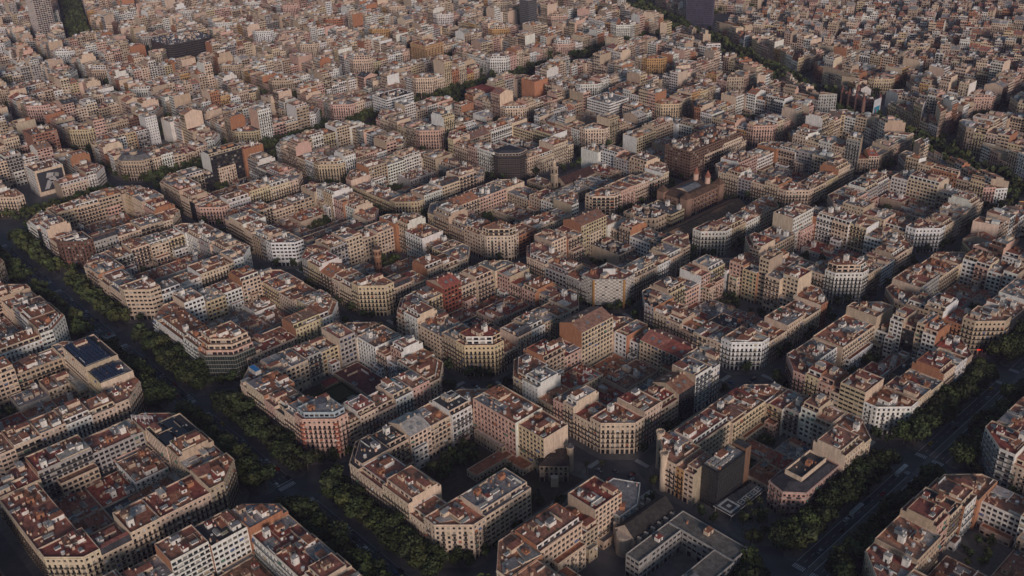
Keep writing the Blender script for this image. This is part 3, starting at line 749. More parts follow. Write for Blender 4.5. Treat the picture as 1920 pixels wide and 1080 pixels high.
for j in range(0, 5):        # wide right avenue
    for e, sg in ((Y0[j], 1), (Y1[j], -1)):
        a, b = (e-1, e+2.6) if sg > 0 else (e-2.6, e+1)
        zebra(367.6, 374.6, a, b, 'y'); zebra(378.2, 385.0, a, b, 'y')
    y = Y0[j]+6
    while y < Y1[j]-6:
        for x in (371.0, 381.7): stripe(x-.1, x+.1, y, y+3)
        y += 7
    for x in (374.5, 378.3, 367.6, 385.0): stripe(x-.16, x+.16, Y0[j]+4, Y1[j]-4)
for i in range(-3, 3):       # crossings of the narrow streets
    for j in range(0, 4):
        cx, cy = X1[i]+10, Y0[j]-10
        for sx in (-1, 1):
            if j > 0: zebra(cx+sx*21-1.6, cx+sx*21+1.6, cy-5, cy+5, 'x'); 
        if i < 2 and j > 0:
            for sy in (-1, 1): zebra(cx-5, cx+5, cy+sy*21-1.6, cy+sy*21+1.6, 'y')
me = bpy.data.meshes.new('markings'); me.from_pydata([p for q in PB for p in q], [], [tuple(range(4*k, 4*k+4)) for k in range(len(PB))]); me.materials.append(M_PAINT)
link('road_markings', me, bpy.data.objects['road'], kind='stuff')
sheet('pavement', [(374.9, Y0[0]), (377.9, Y0[0]), (377.9, Y1[4]), (374.9, Y1[4])], .12, M_PAVE, thick=.12)

# ------------------------------------------------------------------ buildings
HREC = {}
def build_lots():
    for n_, L in enumerate(LOTS):
        rnd.seed(9000+n_); rs.seed(n_)
        P, tok = L['P'], L['tok']
        if L.get('own'):
            S = new_sink(); HREC[(L['ij'], L['side'], L['k'])] = (building(S, P, L['K'], tok, True), P)
            base = sum(P)/len(P); nick = NICK[L['ij']]; st = NUM.get(tok['f'], str(tok['f']))
            rw = RWORD[tok['roof']]; cw_ = WORD[tok['c']]
            if L['corner']:
                lab = f"{cw_} {st}-storey chamfered corner building, {rw} roof, at the {CORW[L['side']]} of the {nick}"
                emit(S, 'corner_building', base, lab, 'corner building', 'chamfered corner buildings of the grid blocks')
            else:
                lab = f"{cw_} {st}-storey house, {rw} roof, {ORD[L['k']]} from {ENDW[L['side']]}, {SIDEW[L['side']]} row, {nick}"
                emit(S, 'apartment_building', base, lab, 'apartment building', 'apartment buildings in the rows of the grid blocks')
        else: building(FAR, P, L['K'], tok, False)
build_lots()

SHRUB = []

# ------------------------------------------------------------------ landmarks
A2 = lambda *p: [np.array(q, float) for q in p]
def box_bld(S, P, kinds, hs, sty, col, rcol, ph=1.0, z0=0.0, glasscol=None, ground=True, pcol=None, clut=.5, near=True):
    n = len(P); H = z0+sum(hs)
    for k in range(n):
        facade(S, P[k], P[(k+1) % n], z0, hs, sty if kinds[k] == 's' else ('rear' if kinds[k] == 'r' else 'blank'), col if kinds[k] != 'p' else (pcol or col), near, top_extra=ph, glasscol=glasscol, ground=ground)
    flat_roof(S, P, H, rcol, col, ph, near=near)
    if clut: clutter(S, P, H, near, clut)
    return H
def gable(b, P, z, rise, rcol, wcol, along=0, over=0.0):
    """pitched roof on quad P; ridge parallel to edge 0-1 (along=0) or 1-2 (along=1)"""
    Q = P[along:]+P[:along]
    A, B_, C_, D_ = [v3(q, z) for q in Q]; m1, m2 = (B_+C_)/2+[0, 0, rise], (D_+A)/2+[0, 0, rise]
    b.q([[A, B_, m1, m2], [C_, D_, m2, m1]], ROOF, rcol); b.q([[B_, C_, m1, m1], [D_, A, m2, m2]], WALL, wcol)
def hip(b, P, z, rise, rcol, f=1.0):
    c = sum(P)/len(P)
    for k in range(len(P)):
        p, q = P[k], P[(k+1) % len(P)]; pt, qt = p+(c-p)*f, q+(c-q)*f
        b.q([[v3(p, z), v3(q, z), v3(qt, z+rise), v3(pt, z+rise)]], ROOF, rcol)
    if f < .98: b.q(poly_quads([p+(c-p)*f for p in P], z+rise), ROOF, rcol)
def ring(c, r, n, rot=0.0): return [np.array([c[0]+r*math.cos(rot+2*math.pi*k/n), c[1]+r*math.sin(rot+2*math.pi*k/n)]) for k in range(n)]
def cyl(b, c, r, z0, z1, mi, col, n=14, r1=None, top=True):
    P, Q = ring(c, r, n), ring(c, r if r1 is None else r1, n)
    for k in range(n): b.q([[v3(P[k], z0), v3(P[(k+1) % n], z0), v3(Q[(k+1) % n], z1), v3(Q[k], z1)]], mi, col)
    if top and (r1 is None or r1 > .1): b.q(poly_quads(Q, z1), mi, col)
def sub(S, root, base, name, fn, label=None, kind=None):
    b = Batch(); fn(b); return link(name, b.data(name, (base[0], base[1], 0)), root, label=label, kind=kind)
def finish(S, name, P, label, cat, group=None): return emit(S, name, sum(P)/len(P), label, cat, group)
rnd.seed(31); rs.seed(31)

def tiers(i, j, cn, name, label, lower, steps, roofk, L=LC):
    """corner block with stepped-back upper storeys"""
    P, K = corner_pts(i, j, cn, L=L); S = new_sink()
    fl, sty, col, gc = lower; hs = [GH]+[FH]*(fl-1)
    kinds = K.replace('p', 'r') if L > LC else K
    box_bld(S, P, K, hs, sty, col, RPAL[roofk], .9, glasscol=gc, clut=0, pcol=PAL['t']); H = sum(hs); Q = P
    for st_sty, st_col, dd in steps:
        Q = inset(Q, [dd if k == 's' else .05 for k in K]); T = dict(S); T['wall'] = S['pent']; T['win'] = S['pentwin']; T['roof'] = S['pent']
        box_bld(T, Q, K, [3.1], st_sty, st_col, RPAL[roofk], .8, z0=H, ground=False, clut=0); H += 3.1
    clutter(S, Q, H, True, .9)
    return S, P, H, Q
# glass corner with three red-roofed terraces
S, P, H, Q = tiers(-1, 0, 'SE', '', '', (6, 'glass', (.24, .23, .20), (.03, .042, .04)), [('terrace', PAL['p'], 2.2), ('terrace', PAL['c'], 2.6), ('terrace', PAL['c'], 3.0)], 't', L=32.0)
finish(S, 'corner_building', P, 'dark glass-fronted corner building with three stepped red terraces beside the left avenue', 'corner building')
# pink corner with blue drum
S = new_sink(); P, K = corner_pts(0, 0, 'SE'); 
hs = [5.2]+[3.5]*7; box_bld(S, P, K, hs, 'street', jit(PAL['p'], .02), RPAL['m'], 1.0, clut=0, pcol=PAL['c']); H = sum(hs)
Q = inset(P, [2.6 if k == 's' else .1 for k in K]); T = dict(S); T['wall'] = S['pent']; T['win'] = S['pentwin']; T['roof'] = S['pent']
box_bld(T, Q, K, [3.4], 'modern', (.40, .47, .52), (.42, .40, .38), .9, z0=H, ground=False, clut=0)
clutter(S, Q, H+3.4, True, .8)
root = finish(S, 'corner_building', P, 'pink corner building with pale blue top storey and round drum, garden-court block', 'corner building', None)
c0 = sum(P)/len(P)
def drum(b): cyl(b, c0+[-3, 3], 3.6, H+3.4, H+6.6, WALL, (.10, .12, .16), 18); cyl(b, c0+[-3, 3], 3.9, H+6.6, H+7.0, ROOF, (.16, .16, .18), 18)
sub(S, root, c0, 'roof_drum', drum)
def bays(b):     # rounded red balconies at the two ends of the chamfer
    for k in range(len(K)):
        if K[k] == 's' and abs(P[k][0]-P[(k+1) % 5][0]) > 5 and abs(P[k][1]-P[(k+1) % 5][1]) > 5:
            for e in (P[k], P[(k+1) % 5]):
                for f in range(1, 8): cyl(b, e, 1.7, 5.2+3.5*(f-1), 5.2+3.5*(f-1)+1.1, WALL, (.45, .17, .11), 12)
sub(S, root, c0, 'round_balconies', bays, kind='stuff')
# chequered front
S = new_sink(); P, K = corner_pts(0, 2, 'SE', c=17, L=30.0); hs = [5.5]+[3.4]*6; H = sum(hs)
box_bld(S, P, K, hs, 'blank', (.36, .34, .32), RPAL['m'], 1.0, clut=.5, pcol=PAL['c'])
def cheq(b):
    for k in range(5):
        if K[k] != 's': continue
        a, c = P[k], P[(k+1) % 5]; L = np.linalg.norm(c-a); u = (c-a)/L; n_ = np.array([u[1], -u[0]]); nb = int(L/2.05); cw = L/nb
        for q in range(nb):
            for f in range(14):
                light = (q+f) % 2 == 0
                o = a+u*(q*cw+.03); col = (.62, .57, .50) if light else ((.33, .31, .30) if (q*7+f*3) % 11 else (.06, .06, .065))
                b.box(v3(o, 6.2+f*1.44), v3(u*(cw-.06)), v3(n_*(.16 if light else .08)), (0, 0, 1.38), WALL, col, bottom=True)
def shop(b):
    for k in range(5):
        if K[k] != 's': continue
        a, c = P[k], P[(k+1) % 5]; L = np.linalg.norm(c-a); u = (c-a)/L; n_ = np.array([u[1], -u[0]]); nb = int(L/3.2); cw = L/nb
        for q in range(nb): b.box(v3(a+u*(q*cw+.3), .3), v3(u*(cw-.6)), v3(n_*.12), (0, 0, 3.4), GLASS, (.03, .035, .04))
        b.box(v3(a+u*1.5, 4.1), v3(u*(L-3)), v3(n_*.3), (0, 0, 1.0), WALL, (.62, .62, .6))
        b.box(v3(a+u*(L*.25), 4.2), v3(u*(L*.2)), v3(n_*.36), (0, 0, .8), WALL, (.5, .28, .05)); b.box(v3(a+u*(L*.6), 4.2), v3(u*(L*.18)), v3(n_*.36), (0, 0, .8), WALL, (.25, .42, .06))
c0 = sum(P)/5; root = finish(S, 'corner_building', P, 'corner building with grey and white chequered front and ochre edges', 'corner building')
sub(S, root, c0, 'chequer_panels', cheq, kind='stuff')
for k in range(5):
    if K[k] == 's' and K[k-1] == 's': e = P[k]; sub(S, root, c0, 'corner_pilaster', lambda b: b.box(v3(e-[.7, .7], 0), (1.4, 0, 0), (0, 1.4, 0), (0, 0, H), WALL, (.50, .27, .10)))
sub(S, root, c0, 'shop_front', shop)
sub(S, root, c0, 'rooftop_screen', lambda b: b.box(v3(c0+[-3, -3], H), (7, 7, 0), (-.8, .8, 0), (0, 0, 5.0), WALL, (.66, .66, .65)))
# scaffolded dark corner
S = new_sink(); P, K = corner_pts(-2, 3, 'SE', c=16, L=26); hs = [4.5]+[3.3]*7; H = sum(hs)
box_bld(S, P, K, hs, 'modern', (.06, .05, .045), RPAL['d'], 1.0, clut=0, pcol=PAL['c'], glasscol=(.03, .03, .035))
T = dict(S); T['wall'] = S['pent']; T['win'] = S['pentwin']; T['roof'] = S['pent']; Q = inset(P, [2.2 if k == 's' else .1 for k in K])
box_bld(T, Q, K, [3.2], 'modern', (.35, .30, .26), (.05, .055, .07), .4, z0=H, ground=False, clut=0); hip(S['pent'], Q, H+3.65, 2.4, (.05, .055, .07), .25)
c0 = sum(P)/5; root = finish(S, 'corner_building', P, 'dark brown netted corner building under scaffolding with slate cap near the church', 'corner building')
def scaf(b):
    for k in range(5):
        if K[k] != 's': continue
        a, c = P[k], P[(k+1) % 5]; L = np.linalg.norm(c-a); u = (c-a)/L; n_ = np.array([u[1], -u[0]])
        for f in range(1, 13): b.box(v3(a+n_*.9, f*2.1), v3(u*L), v3(n_*.35), (0, 0, .5), IRON, (.10, .085, .075), bottom=True)
        for q in range(int(L/2.4)+1): b.box(v3(a+u*q*2.4+n_*1.2, 0), v3(u*.14), v3(n_*.14), (0, 0, H), IRON, (.12, .11, .10))
sub(S, root, c0, 'scaffold_decks', scaf, kind='stuff')
# domed corner of the promenade
S = new_sink(); P, K = corner_pts(-4, 1, 'SE', L=27); hs = [5.0]+[3.5]*5; H = sum(hs)
box_bld(S, P, K, hs, 'street', PAL['t'], RPAL['g'], .8, clut=.3); Q = inset(P, [1.2 if k == 's' else .1 for k in K]); hip(S['pent'], Q, H+.8, 5.0, (.16, .155, .16), .28)
c0 = sum(P)/5; root = finish(S, 'corner_building', P, 'tan corner building with grey mansard and tall cupola on the promenade', 'corner building')
def cup(b):
    cyl(b, c0, 4.2, H, H+8, WALL, PAL['t'], 14); cyl(b, c0, 4.6, H+8, H+8.6, WALL, PAL['c'], 14); cyl(b, c0, 3.9, H+8.6, H+11, ROOF, (.15, .14, .13), 14, 2.6); cyl(b, c0, 1.4, H+11, H+14.5, WALL, PAL['t'], 10); cyl(b, c0, 1.5, H+14.5, H+17.5, ROOF, (.13, .12, .11), 10, .05)
sub(S, root, c0, 'cupola', cup)

# black-tower block: tower, canopy, palace, twin turrets
P = A2((299.5, 141), (311, 141), (311, 167.5), (299.5, 167.5)); S = new_sink(); hs = [4.5]+[3.2]*7; H = sum(hs)
box_bld(S, P, 'ssss', hs, 'glass', (.02, .02, .022), RPAL['g'], .6, clut=.9, glasscol=(.015, .017, .02))
c0 = sum(P)/4; root = finish(S, 'office_tower', P, 'black office tower with pale horizontal louvres beside the pink palace', 'office tower')
def louv(b):
    for k in range(4):
        a, c = P[k], P[(k+1) % 4]; L = np.linalg.norm(c-a); u = (c-a)/L; n_ = np.array([u[1], -u[0]])
        for f in range(26): b.box(v3(a+n_*.25, 1.6+f*.98), v3(u*L), v3(n_*.12), (0, 0, .11), IRON, (.17, .165, .16), bottom=True)
sub(S, root, c0, 'louvres', louv, kind='stuff')
def core(b): b.box((302, 167.6, 0), (9.0, 0, 0), (0, 5.5, 0), (0, 0, H+2.5), WALL, (.20, .115, .075)); b.box((302, 167.6, H+2.5), (9, 0, 0), (0, 5.5, 0), (0, 0, .3), ROOF, RPAL['d'])
sub(S, root, c0, 'brown_core', core)
def rg(b):
    for k in range(4):
        for q in range(3): b.box((301+q*3.2, 143+k*3.4, H+.7), (2.2, 0, 0), (0, 2.4, 0), (0, 0, 1.2), WALL, PAL['g'])
sub(S, root, c0, 'roof_plant', rg, kind='stuff')
P = A2((311.4, 138), (324.4, 138), (324.4, 171), (315, 171)); cc = sum(P)/4
root = link('entrance_canopy', None, loc=(cc[0], cc[1], 0), label='flat grey entrance canopy with a row of white squares beside the black tower', cat='canopy')
def can(b):
    b.q(poly_quads(P, 5.2), ROOF, (.09, .09, .095)); b.q(poly_quads(P, 4.6), WALL, PAL['g'])
    for k in range(4): b.q([[v3(P[k], 4.6), v3(P[(k+1) % 4], 4.6), v3(P[(k+1) % 4], 5.2), v3(P[k], 5.2)]], WALL, PAL['w'])
sub(S, root, cc, 'slab', can)
def sq(b):
    def fr(x, y, s, t):
        for o, a, c in (((x, y), (s, 0), (0, t)), ((x, y+s-t), (s, 0), (0, t)), ((x, y+t), (t, 0), (0, s-2*t)), ((x+s-t, y+t), (t, 0), (0, s-2*t))): b.box((*o, 5.21), (*a, 0), (*c, 0), (0, 0, .08), WALL, (.6, .6, .58))
        b.box((x+s*.38, y+s*.38, 5.21), (s*.24, 0, 0), (0, s*.24, 0), (0, 0, .25), WALL, (.6, .6, .58))
    fr(313.2, 139.3, 9.5, 1.3)
    for k in range(5): fr(319.2, 150.0+k*4.1, 3.9, .5)
sub(S, root, cc, 'roof_squares', sq, kind='stuff')
for px, py in ((312.4, 139), (323.4, 139), (323.4, 155), (323.4, 170), (315.8, 170)): sub(S, root, cc, 'post', lambda b: cyl(b, (px, py), .25, 0, 4.6, WALL, PAL['g'], 8))
P = A2((330, 164.5), (341, 161.5), (351, 170), (351, 205), (330, 205)); S = new_sink(); hs = [5.2, 4.6, 4.4, 3.6]; H = sum(hs)
box_bld(S, P, 'sssss', hs, 'plain', (.52, .32, .27), (.055, .055, .065), .8, clut=0)
Q = inset(P, [.5]*5); hip(S['roof'], Q, H+.4, 4.0, (.05, .05, .06), .30)
T = dict(S); T['wall'] = S['pent']; T['win'] = S['pentwin']; T['roof'] = S['pent']
box_bld(T, A2((335, 172), (346, 172), (346, 198), (335, 198)), 'ssss', [2.6, 2.8], 'blank', PAL['c'], (.10, .09, .085), 1.6, z0=H+.5, ground=False, clut=.6)
c0 = sum(P)/5; root = finish(S, 'palace', P, 'pink stone palace with dark slate mansard and cream roof court beside the right avenue', 'palace')
def cor(b):
    for k in range(5):
        a, c = P[k], P[(k+1) % 5]; L = np.linalg.norm(c-a); u = (c-a)/L; n_ = np.array([u[1], -u[0]])
        for z in (5.0, 9.6, 14.0, H-.1): b.box(v3(a+n_*.003, z), v3(u*L), v3(n_*.45), (0, 0, .45), WALL, (.55, .50, .44), bottom=True)
sub(S, root, c0, 'cornices', cor)
LT = [L for L in LOTS if L['ij'] == (2, 1) and L['side'] == 'SW'][0]; tp = [p for p in LT['P']]
for q, (px, py) in enumerate(((262.9+15, 133.65), (262.9, 133.65+15))):
    root = link('corner_turret', None, loc=(px, py, 0), label=f"round cream turret with crenellated rim at {'lower' if q == 0 else 'upper'} edge of the twin-turret corner", cat='turret', group='turrets of the twin-turret corner')
    sub(S, root, (px, py), 'shaft', lambda b: cyl(b, (px, py), 2.2, 0, 26.5, WALL, PAL['c'], 14))
    def cren(b):
        cyl(b, (px, py), 2.6, 25.2, 27.2, WALL, PAL['c'], 14, top=False)
        for k in range(12):
            a = k*math.pi/6; b.box((px+2.4*math.cos(a)-.3, py+2.4*math.sin(a)-.3, 27.2), (.6, 0, 0), (0, .6, 0), (0, 0, .8), WALL, PAL['c'])
    sub(S, root, (px, py), 'crenellation', cren)

# palace garden: little castle with turret, garden wing, garden ground
P = A2((220, 87.5), (232.5, 99.5), (221.5, 111), (209, 99)); S = new_sink(); hs = [4.2, 4.0, 3.6]; H = sum(hs)
box_bld(S, P, 'ssss', hs, 'plain', PAL['t'], (.07, .055, .05), .5, clut=0); hip(S['roof'], inset(P, [-.6]*4), H+.5, 3.2, (.075, .055, .048), .55)
c0 = sum(P)/4; root = finish(S, 'villa', P, 'small tan palace with brown hipped roof and round turret in the walled garden', 'villa')
def tur(b): cyl(b, (225.5, 108.5), 2.1, 0, 17.5, WALL, PAL['t'], 14); cyl(b, (225.5, 108.5), 2.5, 17.5, 18.3, WALL, PAL['c'], 14); cyl(b, (225.5, 108.5), 2.4, 18.3, 21.0, ROOF, (.10, .10, .11), 14, .1)
sub(S, root, c0, 'turret', tur)
sub(S, root, c0, 'porch', lambda b: b.box((226.5, 90.5, 0), (3.2, 3.2, 0), (2.2, -2.2, 0), (0, 0, 7.0), WALL, PAL['c']))
sub(S, root, c0, 'skylight', lambda b: b.box((217.5, 97.0, H+2.6), (3.4, 3.4, 0), (-1.2, 1.2, 0), (0, 0, 1.5), WALL, PAL['c']))
P = A2((184, 60), (193, 60), (193, 96), (184, 96)); S = new_sink(); box_bld(S, P, 'ssss', [4.6], 'plain', PAL['c'], RPAL['t'], .5, clut=.1, ground=False)
finish(S, 'garden_pavilion', P, 'long low cream garden wing with terracotta roof behind the small tan palace', 'pavilion')
P = A2((193.3, 84), (209, 84), (209, 95), (193.3, 95)); S = new_sink(); box_bld(S, P, 'ssss', [4.4], 'plain', PAL['c'], RPAL['t'], .5, clut=0, ground=False)
finish(S, 'garden_pavilion', P, 'short terracotta-roofed garden wing beside the small tan palace', 'pavilion')
sheet('garden_ground', [(158, 25), (219, 25), (238, 60), (238, 108), (158, 89)], .16, M_SOIL)
sheet('garden_ground', [(29.6, 26), (88, 26), (88, 88), (29.6, 88)], .16, M_SOIL)
SHRUB.append((A2((160, 35), (182, 35), (182, 86), (160, 86)), 34)); SHRUB.append((A2((196, 55), (216, 55), (216, 82), (196, 82)), 9)); SHRUB.append((A2((228, 60), (238, 60), (238, 86), (228, 86)), 7))
SHRUB.append((A2((326, 136), (350, 136), (350, 158), (326, 158)), 10))

# school block: curved white school, chapel with dark nave, ring-shaped college
P = A2((263, 90), (274, 83), (288, 83), (288, 98), (277, 113.6), (263, 106)); S = new_sink(); box_bld(S, P, 'ssssss', [4.4, 4.0, 3.8, 3.6], 'small', (.62, .62, .60), RPAL['g'], .6, clut=.3)
finish(S, 'school', P, 'white four-storey school with grey roof behind the playground', 'school')
P = A2((289.5, 77), (304, 77), (304, 112), (289.5, 112)); S = new_sink()
for k in range(4): facade(S, P[k], P[(k+1) % 4], 0, [13.0], 'blank', (.50, .41, .34), True)
gable(S['roof'], P, 13, 6.5, (.045, .04, .038), (.50, .41, .34), 1); c0 = sum(P)/4
root = finish(S, 'chapel', P, 'tall chapel with steep dark slate nave and pale buttresses beside the college', 'chapel')
for s_ in (0, 1):
    for k in range(6):
        x = 304.05 if s_ else 286.9
        sub(S, root, c0, 'buttress', lambda b: b.box((x, 79+k*5.6, 0), (2.6, 0, 0), (0, 1.1, 0), (0, 0, 14.5), WALL, (.50, .42, .35)))
sub(S, root, c0, 'apse', lambda b: cyl(b, (296.8, 76.8), 4.6, 0, 13.5, WALL, (.50, .41, .34), 16))
S = new_sink(); hs = [4.2, 3.6, 3.6, 3.4]; H = sum(hs)
WING = [A2((309, 99.5), (352, 99.5), (352, 112.5), (309, 112.5)), A2((340, 36), (353, 36), (353, 99.3), (340, 99.3)), A2((309, 64), (318, 64), (318, 99.3), (309, 99.3))]
for Pw in WING: box_bld(S, Pw, 'ssss', hs, 'modern', (.40, .38, .36), (.21, .185, .16), .7, clut=.08)
finish(S, 'college', WING[0], 'grey college with flat tan roofs around a deep dark court beside the right avenue', 'college')
sheet('playground', [(287, 40), (308, 40), (308, 76), (287, 76)], .16, M_ASPHALT)
P = A2((264, 107.5), (276, 114.5), (288.5, 99), (288.5, 113.5)); 
S = new_sink(); P = A2((289.5, 26), (338, 26), (338, 38), (289.5, 38)); box_bld(S, P, 'ssss', [4.4, 3.4, 3.4], 'plain', PAL['c'], RPAL['t'], .8, clut=.9)
finish(S, 'apartment_building', P, 'low terracotta-roofed house with skylights below the school playground', 'apartment building')

# garden court: sunken lawn on a low deck, maroon roof strip, kiosk, hedges
P = A2((31, 66), (86, 66), (86, 87), (31, 87)); S = new_sink(); box_bld(S, P, 'ssss', [4.2], 'blank', PAL['c'], (.17, .075, .07), .5, clut=.15, ground=False)
finish(S, 'courtyard_annexe', P, 'long low annexe with maroon flat roof beside the lawn of the garden-court block', 'annexe')
P = A2((44, 34), (85, 34), (85, 64), (44, 64)); cc = sum(P)/4
root = link('roof_garden', None, loc=(cc[0], cc[1], 0), label='walled lawn terrace with hedges and paths in the middle of the garden-court block', cat='garden')
sub(S, root, cc, 'deck', lambda b: (b.box((44, 34, 0), (41, 0, 0), (0, 30, 0), (0, 0, 3.0), WALL, (.16, .12, .09))))
sub(S, root, cc, 'lawn', lambda b: b.box((45.5, 35.5, 3.0), (38, 0, 0), (0, 27, 0), (0, 0, .12), LEAF, (.045, .065, .025)))
for o_, a_, c_ in (((44.3, 34.3, 3.0), (40.4, 0, 0), (0, 1, 0)), ((44.3, 62.7, 3.0), (40.4, 0, 0), (0, 1, 0)), ((44.3, 35.4, 3.0), (1, 0, 0), (0, 27.2, 0)), ((83.7, 35.4, 3.0), (1, 0, 0), (0, 27.2, 0)), ((62, 37, 3.12), (.9, 0, 0), (0, 22, 0))):
    sub(S, root, cc, 'hedge', lambda b: b.box(o_, a_, c_, (0, 0, 1.3), LEAF, (.05, .06, .025)))
sub(S, root, cc, 'path', lambda b: b.box((64, 47, 3.13), (19, 0, 0), (0, 1.6, 0), (0, 0, .04), WALL, (.30, .25, .20)))
sub(S, root, cc, 'pergola', lambda b: (b.box((66, 53, 5.6), (9, 0, 0), (0, 6, 0), (0, 0, .2), ROOF, (.30, .26, .22), bottom=True), [b.box((x, y, 3.1), (.2, 0, 0), (0, .2, 0), (0, 0, 2.5), WALL, PAL['t']) for x in (66.2, 74.6) for y in (53.2, 58.6)]))
sub(S, root, cc, 'awning', lambda b: b.box((72, 40, 5.5), (5, 0, 0), (0, 2.6, 0), (0, 0, .12), ROOF, (.6, .58, .56), bottom=True))
P = A2((36, 52), (42.5, 52), (42.5, 62), (36, 62)); S = new_sink()
for k in range(4): facade(S, P[k], P[(k+1) % 4], 0, [5.0], 'plain', PAL['y'], True, ground=False)
hip(S['roof'], inset(P, [-.5]*4), 5.0, 2.4, (.26, .07, .06), .85); finish(S, 'kiosk', P, 'small cream kiosk with red hipped roof at the edge of the lawn', 'kiosk')
for (x, y, z, a, c, col, lab) in ((20, 12, 27.8, 9, 3.6, (.03, .22, .55), 'long blue rooftop pool at the left tip of the garden-court block'), (97, 68, 25.4, 3.4, 7.5, (.04, .42, .46), 'turquoise rooftop pool on the near-right row of the garden-court block')):
    root = link('rooftop_pool', None, loc=(x, y, z), label=lab, cat='pool')
    sub(S, root, (0, 0), 'basin', lambda b: b.box((-a/2-.4, -c/2-.4, -2.5), (a+.8, 0, 0), (0, c+.8, 0), (0, 0, 3.0), WALL, (.5, .48, .45)))
    sub(S, root, (0, 0), 'water', lambda b: b.box((-a/2, -c/2, .5), (a, 0, 0), (0, c, 0), (0, 0, .06), GLASS, col))
# solar arrays and black roof panels on two houses by the left avenue
for key, lab, rows, gap in ((((-1, -1), 'N', 0), 'large blue-black solar array on the white house of the solar-roof block', 7, .5), (((-1, -1), 'N', 1), 'smaller solar array on the grey-roofed house of the solar-roof block', 4, .8), (((0, -1), 'N', 0), 'pair of black roof panels on the white house of the black-roof block', 2, 1.6)):
    if key not in HREC: continue
    h_, P = HREC[key]; x0, y0 = P[0]+1.5; x1, y1 = P[2]-1.5; y1 -= 3
    root = link('solar_array', None, loc=((x0+x1)/2, (y0+y1)/2, h_), label=lab, cat='solar array')
    def pan(b):
        d = (y1-y0)/rows; nx = max(2, int((x1-x0)/3.2)) if rows > 2 else 2; w_ = (x1-x0)/nx
        for r in range(rows):
            for q in range(nx): b.box((x0+q*w_+.15, y0+r*d, h_+.9), (w_-.3, 0, 0), (0, d-gap, .7 if rows > 2 else .1), (0, -.03, .1), GLASS, (.022, .03, .07) if rows > 2 else (.02, .02, .024), bottom=True)
    b = Batch(); pan(b); link('panels', b.data('panels', ((x0+x1)/2, (y0+y1)/2, h_)), root, kind='stuff')
    b = Batch(); [b.box((x, y0, h_), (.15, 0, 0), (0, y1-y0, 0), (0, 0, .85), IRON, (.3, .3, .3)) for x in (x0+.6, (x0+x1)/2, x1-.8)]; link('racks', b.data('racks', ((x0+x1)/2, (y0+y1)/2, h_)), root, kind='stuff')
# lattice frame of a rooftop sign
root = link('rooftop_sign_frame', None, loc=(18, -66, 25.5), label='pale lattice sign frame standing on a red roof terrace by the left avenue', cat='sign frame')
for z in (1.2, 2.2, 3.2): sub(S, root, (0, 0), 'rail', lambda b: b.box((-5, -7, z), (11, 9, 0), (.12, -.15, 0), (0, 0, .28), IRON, (.55, .53, .55)))
for k in range(6): sub(S, root, (0, 0), 'post', lambda b: b.box((-5+11*k/5, -7+9*k/5, -1.5), (.22, .18, 0), (.14, -.18, 0), (0, 0, 5.0), IRON, (.55, .53, .55)))
# palms round the two palaces
def palm(b0, b1, rr):
    for k in range(5): cyl(b0, (0, 0), .28-.02*k, k*1.9, (k+1)*1.9, WALL, (.13, .10, .07), 7, .26-.02*k)
    for k in range(26):
        a = rr.uniform(0, 6.28); e = rr.uniform(-.35, 1.1); L = rr.uniform(2.6, 3.6); d = np.array([math.cos(a), math.sin(a), 0]); t = np.array([-math.sin(a), math.cos(a), 0])*.28
        p = np.array([0, 0, 9.4])
        for q in range(3):
            n_ = p+(d*math.cos(e)+np.array([0, 0, math.sin(e)]))*L/3; w0, w1 = (.5, 1.0) if q == 0 else ((1.0, .9) if q == 1 else (.9, .15))
            b1.q([[p-t*w0, p+t*w0, n_+t*w1, n_-t*w1]], LEAF, (.06*rr.uniform(.8, 1.5), .075, .028)); p = n_; e -= .55
PT, PF = [], []
for k in range(3):
    rr = random.Random(k); b0, b1 = Batch(), Batch(); palm(b0, b1, rr); PT.append(b0.data('trunk')); PF.append(b1.data('fronds'))
for k, (x, y, wh) in enumerate(((203, 79, 'behind the small tan palace'), (212, 74, 'on the lawn of the small tan palace'), (236, 112, 'at the street corner past the small tan palace'), (243, 118, 'at the kerb past the small tan palace'), (327, 150, 'beside the entrance canopy'), (330, 157, 'at the left edge of the pink palace'), (333, 146, 'in the pink palace forecourt'), (339, 152, 'before the pink palace door'), (345, 156, 'before the right front of the pink palace'), (349, 148, 'at the corner of the pink palace garden'))):
    root = link('palm_tree', None, loc=(x, y, .1), rz=k*1.3, label=f'tall date palm {wh}', cat='palm', group='palms round the two palaces', scale=(1, 1, .9+.04*(k % 5)))
    link('trunk', PT[k % 3], root); link('fronds', PF[k % 3], root)

# old brick water tower
c0 = np.array([-80.0, 188.4])
root = link('water_tower', None, loc=(*c0, 0), label='round brown brick water tower standing in a block courtyard', cat='water tower')
BR = (.30, .15, .09)
sub(S, root, c0, 'shaft', lambda b: cyl(b, c0, 3.3, 0, 18, WALL, BR, 20, 3.0)); sub(S, root, c0, 'tank_drum', lambda b: (cyl(b, c0, 3.6, 18, 19, WALL, (.42, .28, .18), 20), cyl(b, c0, 3.3, 19, 24, WALL, BR, 20), cyl(b, c0, 3.8, 24, 25.2, WALL, (.45, .33, .24), 20), cyl(b, c0, 3.5, 25.2, 26.0, ROOF, (.20, .12, .09), 20)))
def wt(b):
    for z in (5, 11, 20.5):
        for k in range(8):
            a = k*math.pi/4; p = c0+3.12*np.array([math.cos(a), math.sin(a)])*(1.05 if z > 18 else 1.02); t = np.array([-math.sin(a), math.cos(a)])
            b.box(v3(p-t*.5, z), v3(t), v3(np.array([math.cos(a), math.sin(a)])*.15), (0, 0, 2.0), GLASS, DARK)
sub(S, root, c0, 'windows', wt, kind='stuff')

